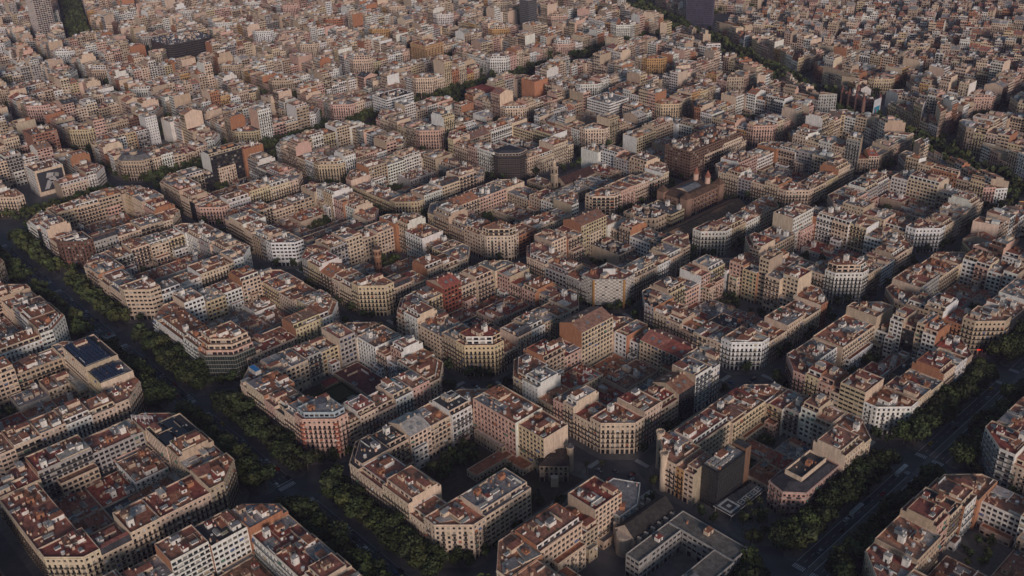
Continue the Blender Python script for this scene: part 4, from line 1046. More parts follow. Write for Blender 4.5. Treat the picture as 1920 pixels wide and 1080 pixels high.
# church with bell tower
STO = (.40, .32, .24); P = A2((-101, 425), (-84, 425), (-84, 470), (-101, 470)); S = new_sink()
for k in range(4): facade(S, P[k], P[(k+1) % 4], 0, [12.5], 'blank', STO, True)
gable(S['roof'], P, 12.5, 6.0, (.085, .045, .04), STO, 1); c0 = sum(P)/4
root = finish(S, 'church', P, 'brown stone church with dark red pitched nave and slender bell tower', 'church')
def bt(b):
    b.box((-97.5, 418.0, 0), (5, 0, 0), (0, 5, 0), (0, 0, 30), WALL, STO); b.box((-97.9, 417.6, 22), (5.8, 0, 0), (0, 5.8, 0), (0, 0, .7), WALL, PAL['c']); b.box((-97.9, 417.6, 30), (5.8, 0, 0), (0, 5.8, 0), (0, 0, .8), WALL, PAL['c'])
    cyl(b, (-95, 420.5), 1.9, 30.8, 35, WALL, PAL['t'], 8); cyl(b, (-95, 420.5), 2.1, 35, 38.5, ROOF, PAL['c'], 8, .1)
sub(S, root, c0, 'bell_tower', bt)
def lanc(b):
    for x, y, dx, dy in ((-96, 417.9, 1.6, 0), (-92.45, 419.7, 0, 1.6)):
        for z in (10, 24.2): b.box((x, y, z), (dx or .08, 0, 0), (0, dy or .08, 0), (0, 0, 3.6), GLASS, DARK)
    cyl(b, (-84.0, 447.0), .1, 5, 5.1, GLASS, DARK, 8)
    for k in range(6): b.box((-83.98, 428.5+k*6.6, 5), (.1, 0, 0), (0, 1.8, 0), (0, 0, 5.2), GLASS, DARK)
    b.box((-94.5, 424.9, 8.5), (4, 0, 0), (0, .08, 0), (0, 0, 4), GLASS, DARK)
sub(S, root, c0, 'lancet_windows', lanc, kind='stuff')
for P, lab, rk in ((A2((-122, 408), (-99, 408), (-99, 424), (-122, 424)), 'tan parish house with brown roof in front of the church', 'b'), (A2((-82, 408), (-62, 408), (-62, 436), (-82, 436)), 'low tan priory wing with pale roof right of the church front', 'w'), (A2((-82, 437), (-46, 437), (-46, 460), (-82, 460)), 'white terrace house with roof garden behind the church front', 'g')):
    S = new_sink(); box_bld(S, P, 'ssss', [4.6, 3.6, 3.6], 'plain', PAL['t'] if rk != 'g' else PAL['w'], RPAL[rk], .9); finish(S, 'parish_house', P, lab, 'parish house')

# market hall, conservatory, bank
P = A2((50, 405), (72, 405), (72, 515), (50, 515)); S = new_sink(); BRN = (.30, .175, .105)
for k in range(4): facade(S, P[k], P[(k+1) % 4], 0, [6.5], 'modern', (.24, .15, .10), True, ground=False)
gable(S['roof'], P, 6.5, 4.5, BRN, (.26, .17, .12), 1); c0 = sum(P)/4
root = finish(S, 'market_hall', P, 'long market hall with wide brown pitched roof between the rows', 'market hall')
sub(S, root, c0, 'ridge_vent', lambda b: b.box((60.6, 406, 10.9), (.8, 0, 0), (0, 108, 0), (0, 0, .45), IRON, (.05, .045, .04)))
P = A2((8, 461), (40, 461), (40, 516), (8, 516)); S = new_sink(); hs = [5.2, 4.8, 4.6, 3.6]; H = sum(hs); BK = (.31, .195, .145)
box_bld(S, P, 'ssss', hs, 'plain', BK, (.16, .09, .06), .4, clut=0); c0 = sum(P)/4
hip(S['roof'], inset(P, [-.4]*4), H+.4, 3.2, (.14, .085, .06), .32)
root = finish(S, 'conservatory_school', P, 'red brick music school with brown roofs, pointed corner towers beside the market', 'music school')
for q, (x, y) in enumerate(((10, 463), (38, 463), (38, 514), (10, 514))):
    R_ = ring((x, y), 5.6, 4, math.pi/4)
    sub(S, root, c0, 'corner_pavilion', lambda b: ([b.q([[v3(R_[k], 0), v3(R_[(k+1) % 4], 0), v3(R_[(k+1) % 4], H+3), v3(R_[k], H+3)]], WALL, BK) for k in range(4)], hip(b, ring((x, y), 6.2, 4, math.pi/4), H+3, 5.5, (.14, .085, .06), 1.0)))
for x, y in ((17, 505), (31, 505)):
    sub(S, root, c0, 'round_tower', lambda b: (cyl(b, (x, y), 2.6, H, H+10, WALL, PAL['p'], 12), cyl(b, (x, y), 3.1, H+10, H+11, WALL, BK, 12), cyl(b, (x, y), 3.0, H+11, H+17, ROOF, (.33, .13, .09), 12, .05)))
sub(S, root, c0, 'glazed_hall', lambda b: (b.box((17, 474, H), (14, 0, 0), (0, 22, 0), (0, 0, 3.6), WALL, PAL['c']), gable(b, A2((17, 474), (31, 474), (31, 496), (17, 496)), H+3.6, 2.2, (.20, .21, .23), PAL['c'], 1)))
P = A2((8, 408), (30, 408), (40, 416), (40, 432), (8, 432)); S = new_sink(); box_bld(S, P, 'sssss', [6.0, 5.0, 3.8], 'slots', PAL['t'], RPAL['d'], 1.0, clut=1.2)
finish(S, 'bank_building', P, 'low stone classical building with dark roof lights in front of the music school', 'public building')
P = A2((10, 436), (42, 436), (42, 456), (10, 456)); S = new_sink(); box_bld(S, P, 'ssss', [5.0, 4.2, 3.4], 'ribbon', PAL['y'], (.14, .14, .145), .8, clut=.5)
finish(S, 'public_building', P, 'cream glazed annexe with grey roof between the stone building and music school', 'public building')

# brown brick slab, promenade billboard house, far towers
P = A2((-49, 538.5), (-15.4, 538.5), (-15.4, 626), (-49, 626)); S = new_sink(); box_bld(S, P, 'ssss', [4.6]+[3.1]*9, 'modern', (.19, .115, .085), (.24, .14, .105), 1.0, clut=.8)
finish(S, 'apartment_slab', P, 'big brown brick apartment slab with rows of white windows behind the music school', 'apartment slab')
P = A2((-518, 50), (-492, 50), (-492, 80), (-518, 80)); S = new_sink(); box_bld(S, P, 'sprp', [4.6]+[3.3]*7, 'ribbon', PAL['w'], RPAL['b'], 1.0, pcol=PAL['c'])
finish(S, 'apartment_building', P, 'pale building carrying a large dark billboard at the promenade edge', 'apartment building')
bb = link('billboard', None, loc=(-491.5, 65, 0), label='large dark billboard with a pale crouching figure on a house wall', cat='billboard')
sub(S, bb, (-491.5, 65), 'panel', lambda b: b.box((-491.6, 52, 5), (.5, 0, 0), (0, 26, 0), (0, 0, 21), WALL, (.045, .05, .06), bottom=True))
def figure(b):
    def blob(pts, c): b.q(np.array([[(-491.05, 52+y, 5+z) for y, z in p] for p in pts]), WALL, c)
    blob([[(8, 14), (15, 13), (17, 18), (10, 19)], [(12, 9), (19, 8), (17, 14), (10, 14)]], (.45, .43, .42)); blob([[(4, 2), (9, 2), (14, 10), (9, 11)], [(14, 4), (22, 2), (20, 9), (13, 10)]], (.38, .38, .39)); blob([[(17, 14), (21, 12), (22, 16), (18, 18)]], (.30, .29, .28))
sub(S, bb, (-491.5, 65), 'printed_figure', figure, kind='stuff')
def tower(P, floors, sty, col, rc, name, label, gc=None, cat='tower'):
    S = new_sink(); box_bld(S, P, 's'*len(P), [5.0]+[3.3]*(floors-1), sty, col, rc, 1.0, glasscol=gc); finish(S, name, P, label, cat)
tower(A2((-452, 1092), (-414, 1112), (-424, 1131), (-462, 1111)), 24, 'glass', (.11, .105, .15), RPAL['d'], 'office_tower', 'tall dark slate office tower standing beyond the diagonal avenue', (.06, .06, .085))
tower(A2((-638, 891), (-618, 891), (-618, 911), (-638, 911)), 15, 'glass', (.30, .30, .30), RPAL['b'], 'office_tower', 'slim dark glass tower with a pale side among the far blocks', (.03, .033, .04))
tower(A2((-1264, 326), (-1230, 326), (-1230, 354), (-1264, 354)), 24, 'terrace', (.74, .66, .62), RPAL['w'], 'apartment_tower', 'tall pale balconied apartment tower at the upper left beside the far avenue', cat='apartment tower')
tower(A2((-955, 402), (-942, 392), (-895, 392), (-884, 402), (-884, 462), (-895, 470), (-942, 470), (-955, 462)), 9, 'ribbon', (.07, .062, .058), (.16, .165, .19), 'office_block', 'broad dark louvred office block with rounded corners among the far houses', (.02, .02, .022), 'office block')
def rc4(x0, x1, y0, y1): return A2((x0, y0), (x1, y0), (x1, y1), (x0, y1))
tower(rc4(-232, -196, 616, 652), 8, 'ribbon', (.80, .78, .75), RPAL['g'], 'office_block', 'white office block with continuous dark window bands right of centre', cat='office block')
tower(rc4(-600, -572, 80, 108), 12, 'modern', (.34, .17, .12), RPAL['b'], 'apartment_tower', 'red-brown brick apartment tower behind the billboard building', cat='apartment tower')
tower(rc4(-575, -557, 204, 218), 10, 'small', (.74, .73, .72), RPAL['w'], 'apartment_tower', 'slim bright white apartment slab behind the domed corner', cat='apartment tower')
tower(rc4(-347, -323, 616, 640), 9, 'blank', (.52, .24, .14), RPAL['t'], 'apartment_block', 'windowless orange brick block among the middle-distance houses', cat='apartment block')
tower(rc4(-444, -414, 450, 492), 8, 'ribbon', (.80, .79, .77), RPAL['d'], 'office_block', 'white office block with dark roof beside the tree-lined promenade', cat='office block')
tower(rc4(-612, -576, 642, 676), 9, 'plain', (.56, .36, .20), RPAL['t'], 'apartment_block', 'broad ochre apartment block with terracotta roof in the far centre', cat='apartment block')
P = rc4(-390, -358, 558, 588); S = new_sink(); box_bld(S, P, 'ssss', [4.6]+[3.4]*5, 'ribbon', PAL['w'], RPAL['t'], .4, clut=0); hip(S['roof'], inset(P, [-.8]*4), 22.4, 4.5, (.33, .09, .07), .6); finish(S, 'villa', P, 'pale banded building with red hipped roof in the middle distance', 'villa')
# castle-like house with conical spires on the diagonal avenue
P = A2((-32, 862), (8, 842), (18, 862), (-22, 882)); S = new_sink(); box_bld(S, P, 'ssss', [4.8]+[3.6]*4, 'street', (.25, .15, .12), (.20, .11, .085), 1.0, clut=.5); c0 = sum(P)/4
root = finish(S, 'spired_house', P, 'reddish brick house with six conical spires on the far diagonal avenue', 'house')
for f in (0, .33, .66, 1.0):
    p = P[0]+(P[1]-P[0])*f; sub(S, root, c0, 'spire', lambda b: (cyl(b, p, 2.0, 0, 22, WALL, (.25, .15, .12), 10), cyl(b, p, 2.3, 22, 29, ROOF, (.24, .10, .08), 10, .05)))
for p in (P[2], P[3]): sub(S, root, c0, 'spire', lambda b: (cyl(b, p, 2.0, 0, 22, WALL, (.25, .15, .12), 10), cyl(b, p, 2.3, 22, 29, ROOF, (.24, .10, .08), 10, .05)))
pb = link('poster_wall', None, loc=(24, 845, 0), label='white wall poster with blue and teal print beside the spired house', cat='poster')
sub(S, pb, (24, 845), 'panel', lambda b: b.box((24, 836, 3), (.5, 0, 0), (0, 16, 0), (0, 0, 24), WALL, (.62, .64, .68), bottom=True))
def art(b):
    b.q([[(24.56, 837.5, 4), (24.56, 850.5, 4), (24.56, 850.5, 18), (24.56, 837.5, 18)]], WALL, (.04, .25, .36)); b.q([[(24.6, 841, 6), (24.6, 843, 6), (24.6, 843, 15), (24.6, 841, 15)]], WALL, (.4, .04, .07)); b.q([[(24.6, 845, 5), (24.6, 848, 5), (24.6, 848, 13), (24.6, 845, 13)]], WALL, (.02, .45, .42))
sub(S, pb, (24, 845), 'print', art, kind='stuff')
# street-corner neon over a shop
def neonmat(c):
    def f(n, l, b): b.inputs['Base Color'].default_value = (*c, 1); b.inputs['Emission Color'].default_value = (*c, 1); b.inputs['Emission Strength'].default_value = 1.6
    return mat('lit_sign', f)
for k, (c, nm) in enumerate((((.9, .05, .03), 'red'), ((.05, .2, .9), 'blue'))):
    P, K = corner_pts(2, 3, 'SE'); a = np.array([X1[2]-15, Y0[3]]); d = np.array([15.0, 15.0])/21.2; p = a+d*(5+k*6.5)+np.array([d[1], -d[0]])*.55
    b = Batch(); b.box((0, 0, 0), v3(d*4.2), v3(np.array([d[1], -d[0]])*.2), (0, 0, .8), WALL, c); o = link('lit_shop_sign', b.data('lit_shop_sign'), loc=(p[0], p[1], 4.0), label=f'glowing {nm} shop sign over the pavement of the neon-sign corner', cat='shop sign'); o.data.materials.clear(); o.data.materials.append(neonmat(c))

# ------------------------------------------------------------------ courtyards
COURT_NO = {(1, 0), (2, 0), (0, 3), (0, 0)}
def courts():
    nown = 0
    for (i, j, x0, x1, y0, y1) in COURT:
        rnd.seed(300+i*17+j*53); rs.seed(300+i*17+j*53+5000)
        if (i, j) in COURT_NO: continue
        if (i, j) == (2, 1): x0, x1, y0, y1 = 288.0, 328.5, 175.0, 225.0
        if cleared(A2((x0, y0), (x1, y1))) or cleared(A2((x0, y0), (x0, y1))) or cleared(A2((x1, y0), (x1, y1))): continue
        W, D = x1-x0, y1-y0; own = (i, j) in NICK and in_view([(x0, y0), (x1, y1), (x0, y1), (x1, y0)], 0) and nown < 150
        nx, ny = rnd.choice(((3, 2), (2, 3), (3, 3))) if (i, j) in NICK else (2, 2); cells = []
        xs = [x0]+sorted(x0+W*(k+rnd.uniform(-.12, .12))/nx for k in range(1, nx))+[x1]; ys = [y0]+sorted(y0+D*(k+rnd.uniform(-.12, .12))/ny for k in range(1, ny))+[y1]
        for a in range(nx):
            for b in range(ny):
                P = [np.array(p, float) for p in rect(xs[a]+.05, xs[a+1]-.05, ys[b]+.05, ys[b+1]-.05)]
                k = rnd.random()
                if k < (.24 if j >= 0 else .08): SHRUB.append((P, rnd.randrange(6, 14))); continue
                tok = dict(c=rnd.choice('cwtg'), f=1, flags='', roof=rnd.choice('tttrrbbgdm'), sty='rear', wt=1)
                S = new_sink() if own else FAR
                h = rnd.choice((4.4, 4.8, 5.2, 8.2, 11.6)); col = jit(PAL[tok['c']]); rc = jit(RPAL[tok['roof']], .15)
                for e in range(4): facade(S, P[e], P[(e+1) % 4], 0, [h] if h < 6 else [h/2, h/2] if h < 10 else [h/3]*3, 'plain' if own and rnd.random() < .5 else 'blank', col, own, ground=False, top_extra=.6)
                flat_roof(S, P, h, rc, jit(PAL['c']), .6, near=own)
                clutter(S, P, h, own, 1.0)
                if own:
                    nown += 1
                    emit(S, 'courtyard_annexe', sum(P)/4, f"low {WORD[tok['c']]}-walled annexe with {RWORD[tok['roof']]} flat roof inside the {NICK[(i, j)]}", 'annexe', f'courtyard annexes of the {NICK[(i, j)]}')
courts()

HAZE = 0.00005

# ------------------------------------------------------------------ trees
def crown_batch(b, o, r, h, n, rr, size, col):
    """leaf clumps scattered through an uneven crown"""
    g = np.random.RandomState(rr.randrange(1 << 30))
    lc = np.stack([g.uniform(-.5, .5, 7)*r, g.uniform(-.5, .5, 7)*r, g.uniform(.30, .78, 7)*h], 1); ls = g.uniform(.42, .66, 7)*r
    k = g.randint(0, 7, n); Dn = g.randn(n, 3); Dn /= np.linalg.norm(Dn, axis=1)[:, None]
    C = lc[k]+Dn*(ls[k]*g.uniform(.55, 1.05, n))[:, None]*np.array([1, 1, .85])
    N = Dn+g.randn(n, 3)*.5; N /= np.linalg.norm(N, axis=1)[:, None]
    A = np.cross(N, g.randn(n, 3)); A /= np.linalg.norm(A, axis=1)[:, None]; B_ = np.cross(N, A)
    sz = g.uniform(.6, 1.25, n)[:, None]*size; s2 = sz*g.uniform(.55, 1.0, n)[:, None]
    V = np.stack([C-A*sz-B_*s2*.6, C+A*sz*.7-B_*s2, C+A*sz+B_*s2*.7, C-A*sz*.6+B_*s2], 1)+np.asarray(o, float)
    b.q(V, LEAF, np.asarray(col)[None]*g.uniform(.6, 1.45, n)[:, None])
def trunk_batch(b, o, r, h, lean=0.0, limbs=4, rr=None):
    bark = (.10, .085, .065); n = 6; o = np.asarray(o, float)
    def tube(p, q, a, c):
        d = (q-p); u = np.cross(d, [.3, .9, .1]); u /= np.linalg.norm(u); v = np.cross(d, u); v /= np.linalg.norm(v)
        for k in range(n):
            t, s = 2*math.pi*k/n, 2*math.pi*(k+1)/n
            e, g = u*math.cos(t)+v*math.sin(t), u*math.cos(s)+v*math.sin(s)
            b.q([[p+e*a, p+g*a, q+g*c, q+e*c]], WALL, bark)
    top = o+[lean, 0, h*.45]; tube(o, top, r, r*.7)
    for k in range(limbs):
        t = 2*math.pi*k/limbs+rr.uniform(-.4, .4); tube(top, top+np.array([math.cos(t)*h*.2, math.sin(t)*h*.2, h*.28]), r*.55, r*.2)
GREEN = [(.045, .062, .02), (.04, .056, .021), (.058, .066, .023), (.042, .052, .022)]
CROWNS, TRUNKS = [], []
for k in range(6):
    rr = random.Random(60+k); b = Batch(); crown_batch(b, (0, 0, 2.3), 5.4, 11.5, 950, rr, .6, GREEN[k % 4]); CROWNS.append(b.data('crown'))
    b = Batch(); trunk_batch(b, (0, 0, 0), .38, 11, rr.uniform(-.3, .3), 4, rr); TRUNKS.append(b.data('trunk'))
CAND = []    # x, y, z, scale, label, group
def clear(x, y):
    if any(abs(x-c) < r for c, r in XG) and any(abs(y-c) < r for c, r in YG): return False
    return True
NICKROW = {(0, 0): 'garden-court block', (-1, 0): 'glass-corner block', (-2, 0): 'tall cream-corner block', (-3, 0): 'bronze-corner block', (1, 0): 'palace-garden block', (0, -1): 'black-roof block', (-1, -1): 'solar-roof block', (-2, -1): 'balcony-corner block', (1, -1): 'red-terrace block'}
rnd.seed(4)
for i in range(-13, 3):
    x = X0[i]+5
    while x < X1[i]-3:
        for y, side in ((-6.5, 0), (-12.5, 0), (-35.5, -1), (-42, -1)):
            nk = NICK.get((i, side))
            f_ = (x-X0[i])/(X1[i]-X0[i]) if abs(y) < 60 and x < 355 else (y-Y0[j])/(Y1[j]-Y0[j]); rw_ = 'pavement' if (y in (-6.5, -42) or x in (357.5, 395)) else 'roadway'
            ps_ = ('first quarter', 'second quarter', 'third quarter', 'last quarter')[min(3, int(f_*4))]
            lab = f"plane tree in {rw_} row, {ps_} of avenue beside the {nk}" if nk else None
            CAND.append((x+rnd.uniform(-1.5, 1.5), y+rnd.uniform(-.8, .8), rnd.uniform(1.05, 1.5), lab, f"plane trees, {rw_} row, {ps_}, avenue beside the {nk}"))
        x += 8.2
for j in range(0, 7):
    y = Y0[j]+5
    while y < Y1[j]-3:
        for x, side in ((357.5, 2), (363.5, 2), (389, 3), (395, 3)):
            nk = NICK.get((side, j))
            f_ = (x-X0[i])/(X1[i]-X0[i]) if abs(y) < 60 and x < 355 else (y-Y0[j])/(Y1[j]-Y0[j]); rw_ = 'pavement' if (y in (-6.5, -42) or x in (357.5, 395)) else 'roadway'
            ps_ = ('first quarter', 'second quarter', 'third quarter', 'last quarter')[min(3, int(f_*4))]
            lab = f"plane tree in {rw_} row, {ps_} of avenue beside the {nk}" if nk else None
            CAND.append((x+rnd.uniform(-.8, .8), y+rnd.uniform(-1.5, 1.5), rnd.uniform(1.05, 1.5), lab, f"plane trees, {rw_} row, {ps_}, avenue beside the {nk}"))
        y += 8.0
for i in range(-13, 4):       # trees in front of the chamfers and along the narrow streets
    for j in range(0, 12):
        if not in_view([(X0[i], Y0[j]), (X1[i], Y1[j])], 30): continue
        nk = NICK.get((i, j))
        for cn in ('SE', 'SW', 'NE'):
            cx = X1[i] if cn[1] == 'E' else X0[i]; cy = Y0[j] if cn[0] == 'S' else Y1[j]; sx = -1 if cn[1] == 'E' else 1; sy = 1 if cn[0] == 'S' else -1
            if i == 2 and cn[1] == 'E' and cn[0] != 'S': continue
            for t in (.15, .5, .85):
                if rnd.random() < .35: continue
                px, py = cx+sx*CH*t, cy+sy*CH*(1-t)
                q = (px-sx*3.4, py-sy*3.4)
                CAND.append((q[0], q[1], rnd.uniform(.6, .95), f"street tree before the {CORW[cn]} of the {nk}" if nk else None, f"street trees before the {CORW[cn]} of the {nk}"))
        for sd in 'SE':
            if (sd == 'S' and j == 0) or (sd == 'E' and i == 2): continue
            a = 20.0
            while a < 95:
                if rnd.random() < .75:
                    off = 3.2 if rnd.random() < .5 else 16.8
                    q = (X0[i]+a, Y0[j]-off) if sd == 'S' else (X1[i]+off, Y0[j]+a)
                    CAND.append((q[0], q[1], rnd.uniform(.62, 1.0), None, None))
                a += 8.5
for t in np.arange(-60, 1050, 8.0):   # far diagonal avenue
    for off in (-16, -9, 9, 16):
        if rnd.random() < .3: continue
        q = DP+DU*t+DN*off; CAND.append((q[0], q[1], rnd.uniform(.9, 1.3), None, None))
for t in np.arange(-40, 900, 8.0):
    for off in (-13, -5, 5, 13):
        q = AP+AU*t+AN*off; CAND.append((q[0], q[1], rnd.uniform(.9, 1.3), None, None))
for y in np.arange(0, 900, 8.0):      # promenade beyond
    for x in (-399, -410, -436, -447, -575, -587, -846, -856):
        if any(abs(y-(Y0[j]-10)) < 14 for j in range(0, 9)): continue
        CAND.append((x, y, rnd.uniform(.8, 1.15), None, None))
for P, n_ in SHRUB:
    for _ in range(n_):
        f, g = rnd.uniform(.15, .85), rnd.uniform(.15, .85); q = P[0]+(P[1]-P[0])*f+(P[3]-P[0])*g
        CAND.append((q[0], q[1], rnd.uniform(.4, .8), None, None))
own, rest = [], []
for c in CAND:
    q = proj((c[0], c[1], 6))
    if q is None or not (-60 < q[0] < 1980 and -60 < q[1] < 1150): continue
    (own if c[3] and -5 < q[0] < 1925 and -5 < q[1] < 1088 else rest).append((q[2], c))
own.sort(key=lambda a: a[0]); rest += own[300:]; own = own[:300]
rnd.seed(8)
for d, (x, y, s, lab, grp) in own:
    k = rnd.randrange(6); rz = rnd.uniform(0, 6.28)
    root = link('plane_tree', None, loc=(x, y, .1), rz=rz, label=lab, cat='tree', group=grp, scale=(s, s, s*rnd.uniform(.9, 1.1)))
    link('trunk', TRUNKS[k], root); link('crown', CROWNS[k], root)
TB = Batch(); rr = random.Random(99)
for d, (x, y, s, lab, grp) in rest:
    n_ = 60 if d < 1000 else 28
    crown_batch(TB, (x, y, 2.0*s), 4.6*s, 10.5*s, n_, rr, 1.55*s if d < 1000 else 2.3*s, rr.choice(GREEN))
    TB.box((x-.2, y-.2, 0), (.4, 0, 0), (0, .4, 0), (0, 0, 5*s), WALL, (.1, .085, .065))
link('street_trees', TB.data('street_trees'), label='dark green street trees lining the far streets and hidden canyons', cat='trees', kind='stuff')

# ------------------------------------------------------------------ cars and buses
def car_body(b, col, van=False):
    L, W = (4.3, 1.75) if not van else (5.2, 1.95)
    prof = [(-L/2, .35), (-L/2, .85), (-L/2+.25, .95), (-L/2+.9, 1.42), (.45, 1.45), (1.15, .98), (L/2-.15, .86), (L/2, .6), (L/2, .35)] if not van else [(-L/2, .35), (-L/2, 2.0), (-L/2+.2, 2.15), (1.2, 2.15), (1.95, 1.25), (L/2-.1, 1.05), (L/2, .7), (L/2, .35)]
    n = len(prof)
    for k in range(n):
        (a, za), (c, zc) = prof[k], prof[(k+1) % n]
        ta, tc = (.82 if za > 1.2 else 1)*W/2, (.82 if zc > 1.2 else 1)*W/2
        b.q([[(a, -ta, za), (c, -tc, zc), (c, tc, zc), (a, ta, za)]], BODY, col)
    for sy in (-1, 1):
        for k in range(n-1):
            (a, za), (c, zc) = prof[k], prof[k+1]
            ta, tc = (.82 if za > 1.2 else 1)*W/2*sy, (.82 if zc > 1.2 else 1)*W/2*sy
            b.q([[(a, ta, za), (c, tc, zc), (c, W/2*sy, .35), (a, W/2*sy, .35)]], BODY, col)
def car_glass(b, van=False):
    g = (.012, .014, .018)
    if not van:
        b.q([[(.5, -.7, 1.46), (1.12, -.78, 1.02), (1.12, .78, 1.02), (.5, .7, 1.46)], [(-1.27, -.7, 1.42), (-1.85, -.78, 1.0), (-1.85, .78, 1.0), (-1.27, .7, 1.42)]], GLASS, g)
        for sy in (-1, 1): b.q([[(-1.5, sy*.86, 1.0), (1.0, sy*.86, 1.0), (.4, sy*.745, 1.4), (-1.15, sy*.745, 1.4)]], GLASS, g)
    else:
        b.q([[(1.26, -.75, 2.1), (1.97, -.85, 1.28), (1.97, .85, 1.28), (1.26, .75, 2.1)]], GLASS, g)
        for sy in (-1, 1): b.q([[(.3, sy*.97, 1.3), (1.6, sy*.97, 1.3), (1.15, sy*.86, 2.0), (.3, sy*.86, 2.0)]], GLASS, g)
def wheel(b):
    for k in range(10):
        a, c = 2*math.pi*k/10, 2*math.pi*(k+1)/10
        p, q = (.32*math.cos(a), .32*math.sin(a)), (.32*math.cos(c), .32*math.sin(c))
        b.q([[(p[0], -.1, p[1]), (q[0], -.1, q[1]), (q[0], .1, q[1]), (p[0], .1, p[1])]], IRON, (.02, .02, .02))
        for s_ in (-.1, .1): b.q([[(p[0], s_, p[1]), (q[0], s_, q[1]), (0, s_, 0), (0, s_, 0)]], IRON, (.05, .05, .05) if k % 2 else (.12, .12, .12))
WHEEL = piece(wheel); CG = {v: piece(lambda b, v=v: car_glass(b, v)) for v in (False, True)}
CCOL = {'white': (.7, .7, .7), 'black': (.015, .015, .017), 'silver': (.38, .39, .4), 'red': (.4, .03, .025), 'blue': (.05, .1, .25), 'yellow and black': (.55, .38, .03), 'grey': (.16, .16, .17)}
CBODY = {}
def car(x, y, rz, cname, where, van=False):
    key = (cname, van)
    if key not in CBODY: CBODY[key] = piece(lambda b: car_body(b, CCOL[cname], van))
    root = link('parked_car' if 'parked' in where else ('van' if van else 'car'), None, loc=(x, y, .01), rz=rz, label=f"{cname} {'van' if van else 'car'} {where}", cat='van' if van else 'car', group=f"{'vans' if van else 'cars'} {where}")
    link('body', CBODY[key], root); link('window_glass', CG[van], root)
    ax = 1.35 if not van else 1.65
    for sx in (-1, 1):
        for sy in (-1, 1): link('wheel', WHEEL, root, (sx*ax, sy*(.8 if not van else .9), .33))
rnd.seed(21)
CN = ['white', 'black', 'silver', 'grey', 'black', 'white', 'red', 'blue', 'yellow and black', 'silver', 'grey']
for i in range(-3, 2):        # moving and waiting cars in the wide left avenue
    nk = NICK.get((i, 0))
    lanes = [-28.2, -25.4, -22.6, -19.8]
    for ln in lanes:
        x = X0[i]+rnd.uniform(6, 50)
        while x < X1[i]-4:
            q = proj((x, ln, 0))
            if q and 0 < q[0] < 1920 and 0 < q[1] < 1080: car(x, ln, math.pi if rnd.random() < .5 else math.pi, rnd.choice(CN), f"driving in the left avenue below the {nk}")
            x += rnd.uniform(10, 34)
for j in range(1, 4):
    nk = NICK.get((2, j))
    for x, rz in ((369.3, math.pi/2), (372.7, math.pi/2), (380, -math.pi/2), (383.4, -math.pi/2)):
        y = Y0[j]+rnd.uniform(15, 60)
        while y < Y1[j]-4:
            q = proj((x, y, 0))
            if q and 0 < q[0] < 1920 and 0 < q[1] < 1080: car(x, y, rz, rnd.choice(CN), f"driving in the right avenue beside the {nk}")
            y += rnd.uniform(20, 60)
for (i, j) in ((0, 0), (-1, 0), (0, 1), (1, 1), (-1, 1), (1, 0), (1, 2), (0, 2)):      # crossings between chamfers
    cx, cy = X1[i]+10, Y1[j]+10; nk = NICK[(i, j)]
    for k in range(rnd.randrange(7, 11)):
        a = rnd.choice((0, 1)); x = cx+rnd.uniform(-15, 15); y = cy+rnd.choice((-6, -3, 3, 6))
        if a: x, y = cx+rnd.choice((-6, -3, 3, 6)), cy+rnd.uniform(-15, 15)
        car(x, y, math.pi/2*a, rnd.choice(CN), f"at the crossing past the right tip of the {nk}", van=rnd.random() < .22)
def bus(b):
    L, W, H = 12.0, 2.5, 3.1; c = (.6, .6, .6)
    b.box((-L/2, -W/2, .4), (L, 0, 0), (0, W, 0), (0, 0, H-.5), BODY, c)
    b.box((-L/2+.6, -W/2+.3, H-.1), (3.2, 0, 0), (0, W-.6, 0), (0, 0, .3), BODY, (.45, .45, .45)); b.box((1, -W/2+.3, H-.1), (2.6, 0, 0), (0, W-.6, 0), (0, 0, .25), BODY, (.5, .5, .5))
    b.box((-L/2+.05, -W/2-.01, .5), (L-.1, 0, 0), (0, W+.02, 0), (0, 0, .35), BODY, (.35, .03, .03))
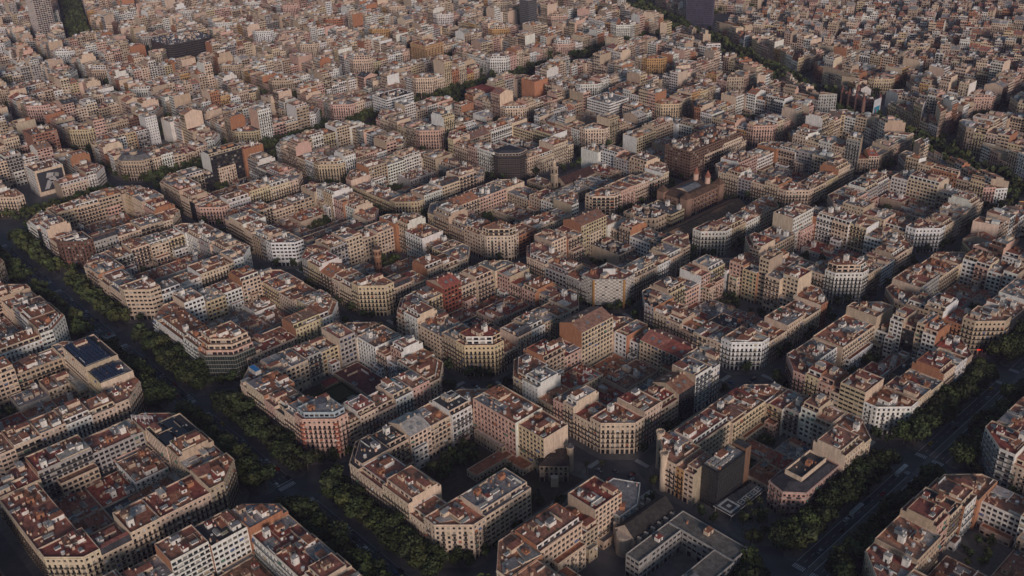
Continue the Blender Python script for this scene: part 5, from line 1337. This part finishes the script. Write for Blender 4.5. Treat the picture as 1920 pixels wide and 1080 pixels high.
BUS = piece(bus)
def bus_pane(b): b.box((-.62, -.03, 0), (1.24, 0, 0), (0, .06, 0), (0, 0, 1.1), GLASS, (.012, .014, .018))
PANE = piece(bus_pane)
for x, y, where in ((370.2, 247.0, 'waiting at the crossing in the right avenue'), (369.6, 196.0, 'driving in the right avenue near the pink palace')):
    root = link('bus', None, loc=(x, y, .01), rz=math.pi/2, label=f"long white city bus {where}", cat='bus', group='city buses in the right avenue')
    link('body', BUS, root)
    for k in range(7):
        for sy in (-1, 1): link('window', PANE, root, (-4.9+k*1.55, sy*1.26, 1.5))
    for sx in (-3.6, 3.6):
        for sy in (-1, 1): link('wheel', WHEEL, root, (sx, sy*1.15, .45), scale=(1.4, 1.4, 1.4))

# ------------------------------------------------------------------ far buildings (joined) and haze
FB = Batch()
for k in ('wall', 'win', 'bal', 'roof'): FB.v += FAR[k].v; FB.m += FAR[k].m; FB.c += FAR[k].c
link('far_buildings', FB.data('far_buildings'), label='mass of distant cream apartment blocks filling the city beyond', cat='buildings', kind='stuff')
hb = bpy.data.meshes.new('haze'); x0, x1, y0, y1, z0, z1 = -5200, 5200, -5200, 5200, -1.5, 420.0
hb.from_pydata([(x0, y0, z0), (x1, y0, z0), (x1, y1, z0), (x0, y1, z0), (x0, y0, z1), (x1, y0, z1), (x1, y1, z1), (x0, y1, z1)], [], [(0, 3, 2, 1), (4, 5, 6, 7), (0, 1, 5, 4), (1, 2, 6, 5), (2, 3, 7, 6), (3, 0, 4, 7)])
hm = bpy.data.materials.new('haze'); hm.use_nodes = True; n = hm.node_tree.nodes; n.remove(n['Principled BSDF'])
pv = n.new('ShaderNodeVolumePrincipled'); pv.inputs['Color'].default_value = (.74, .66, 1.0, 1); pv.inputs['Density'].default_value = HAZE; pv.inputs['Anisotropy'].default_value = 0.0
hm.node_tree.links.new(pv.outputs[0], n['Material Output'].inputs['Volume']); hb.materials.append(hm)
hz = link('haze', hb, label='thin pale haze hanging over the whole city', cat='haze', kind='stuff')
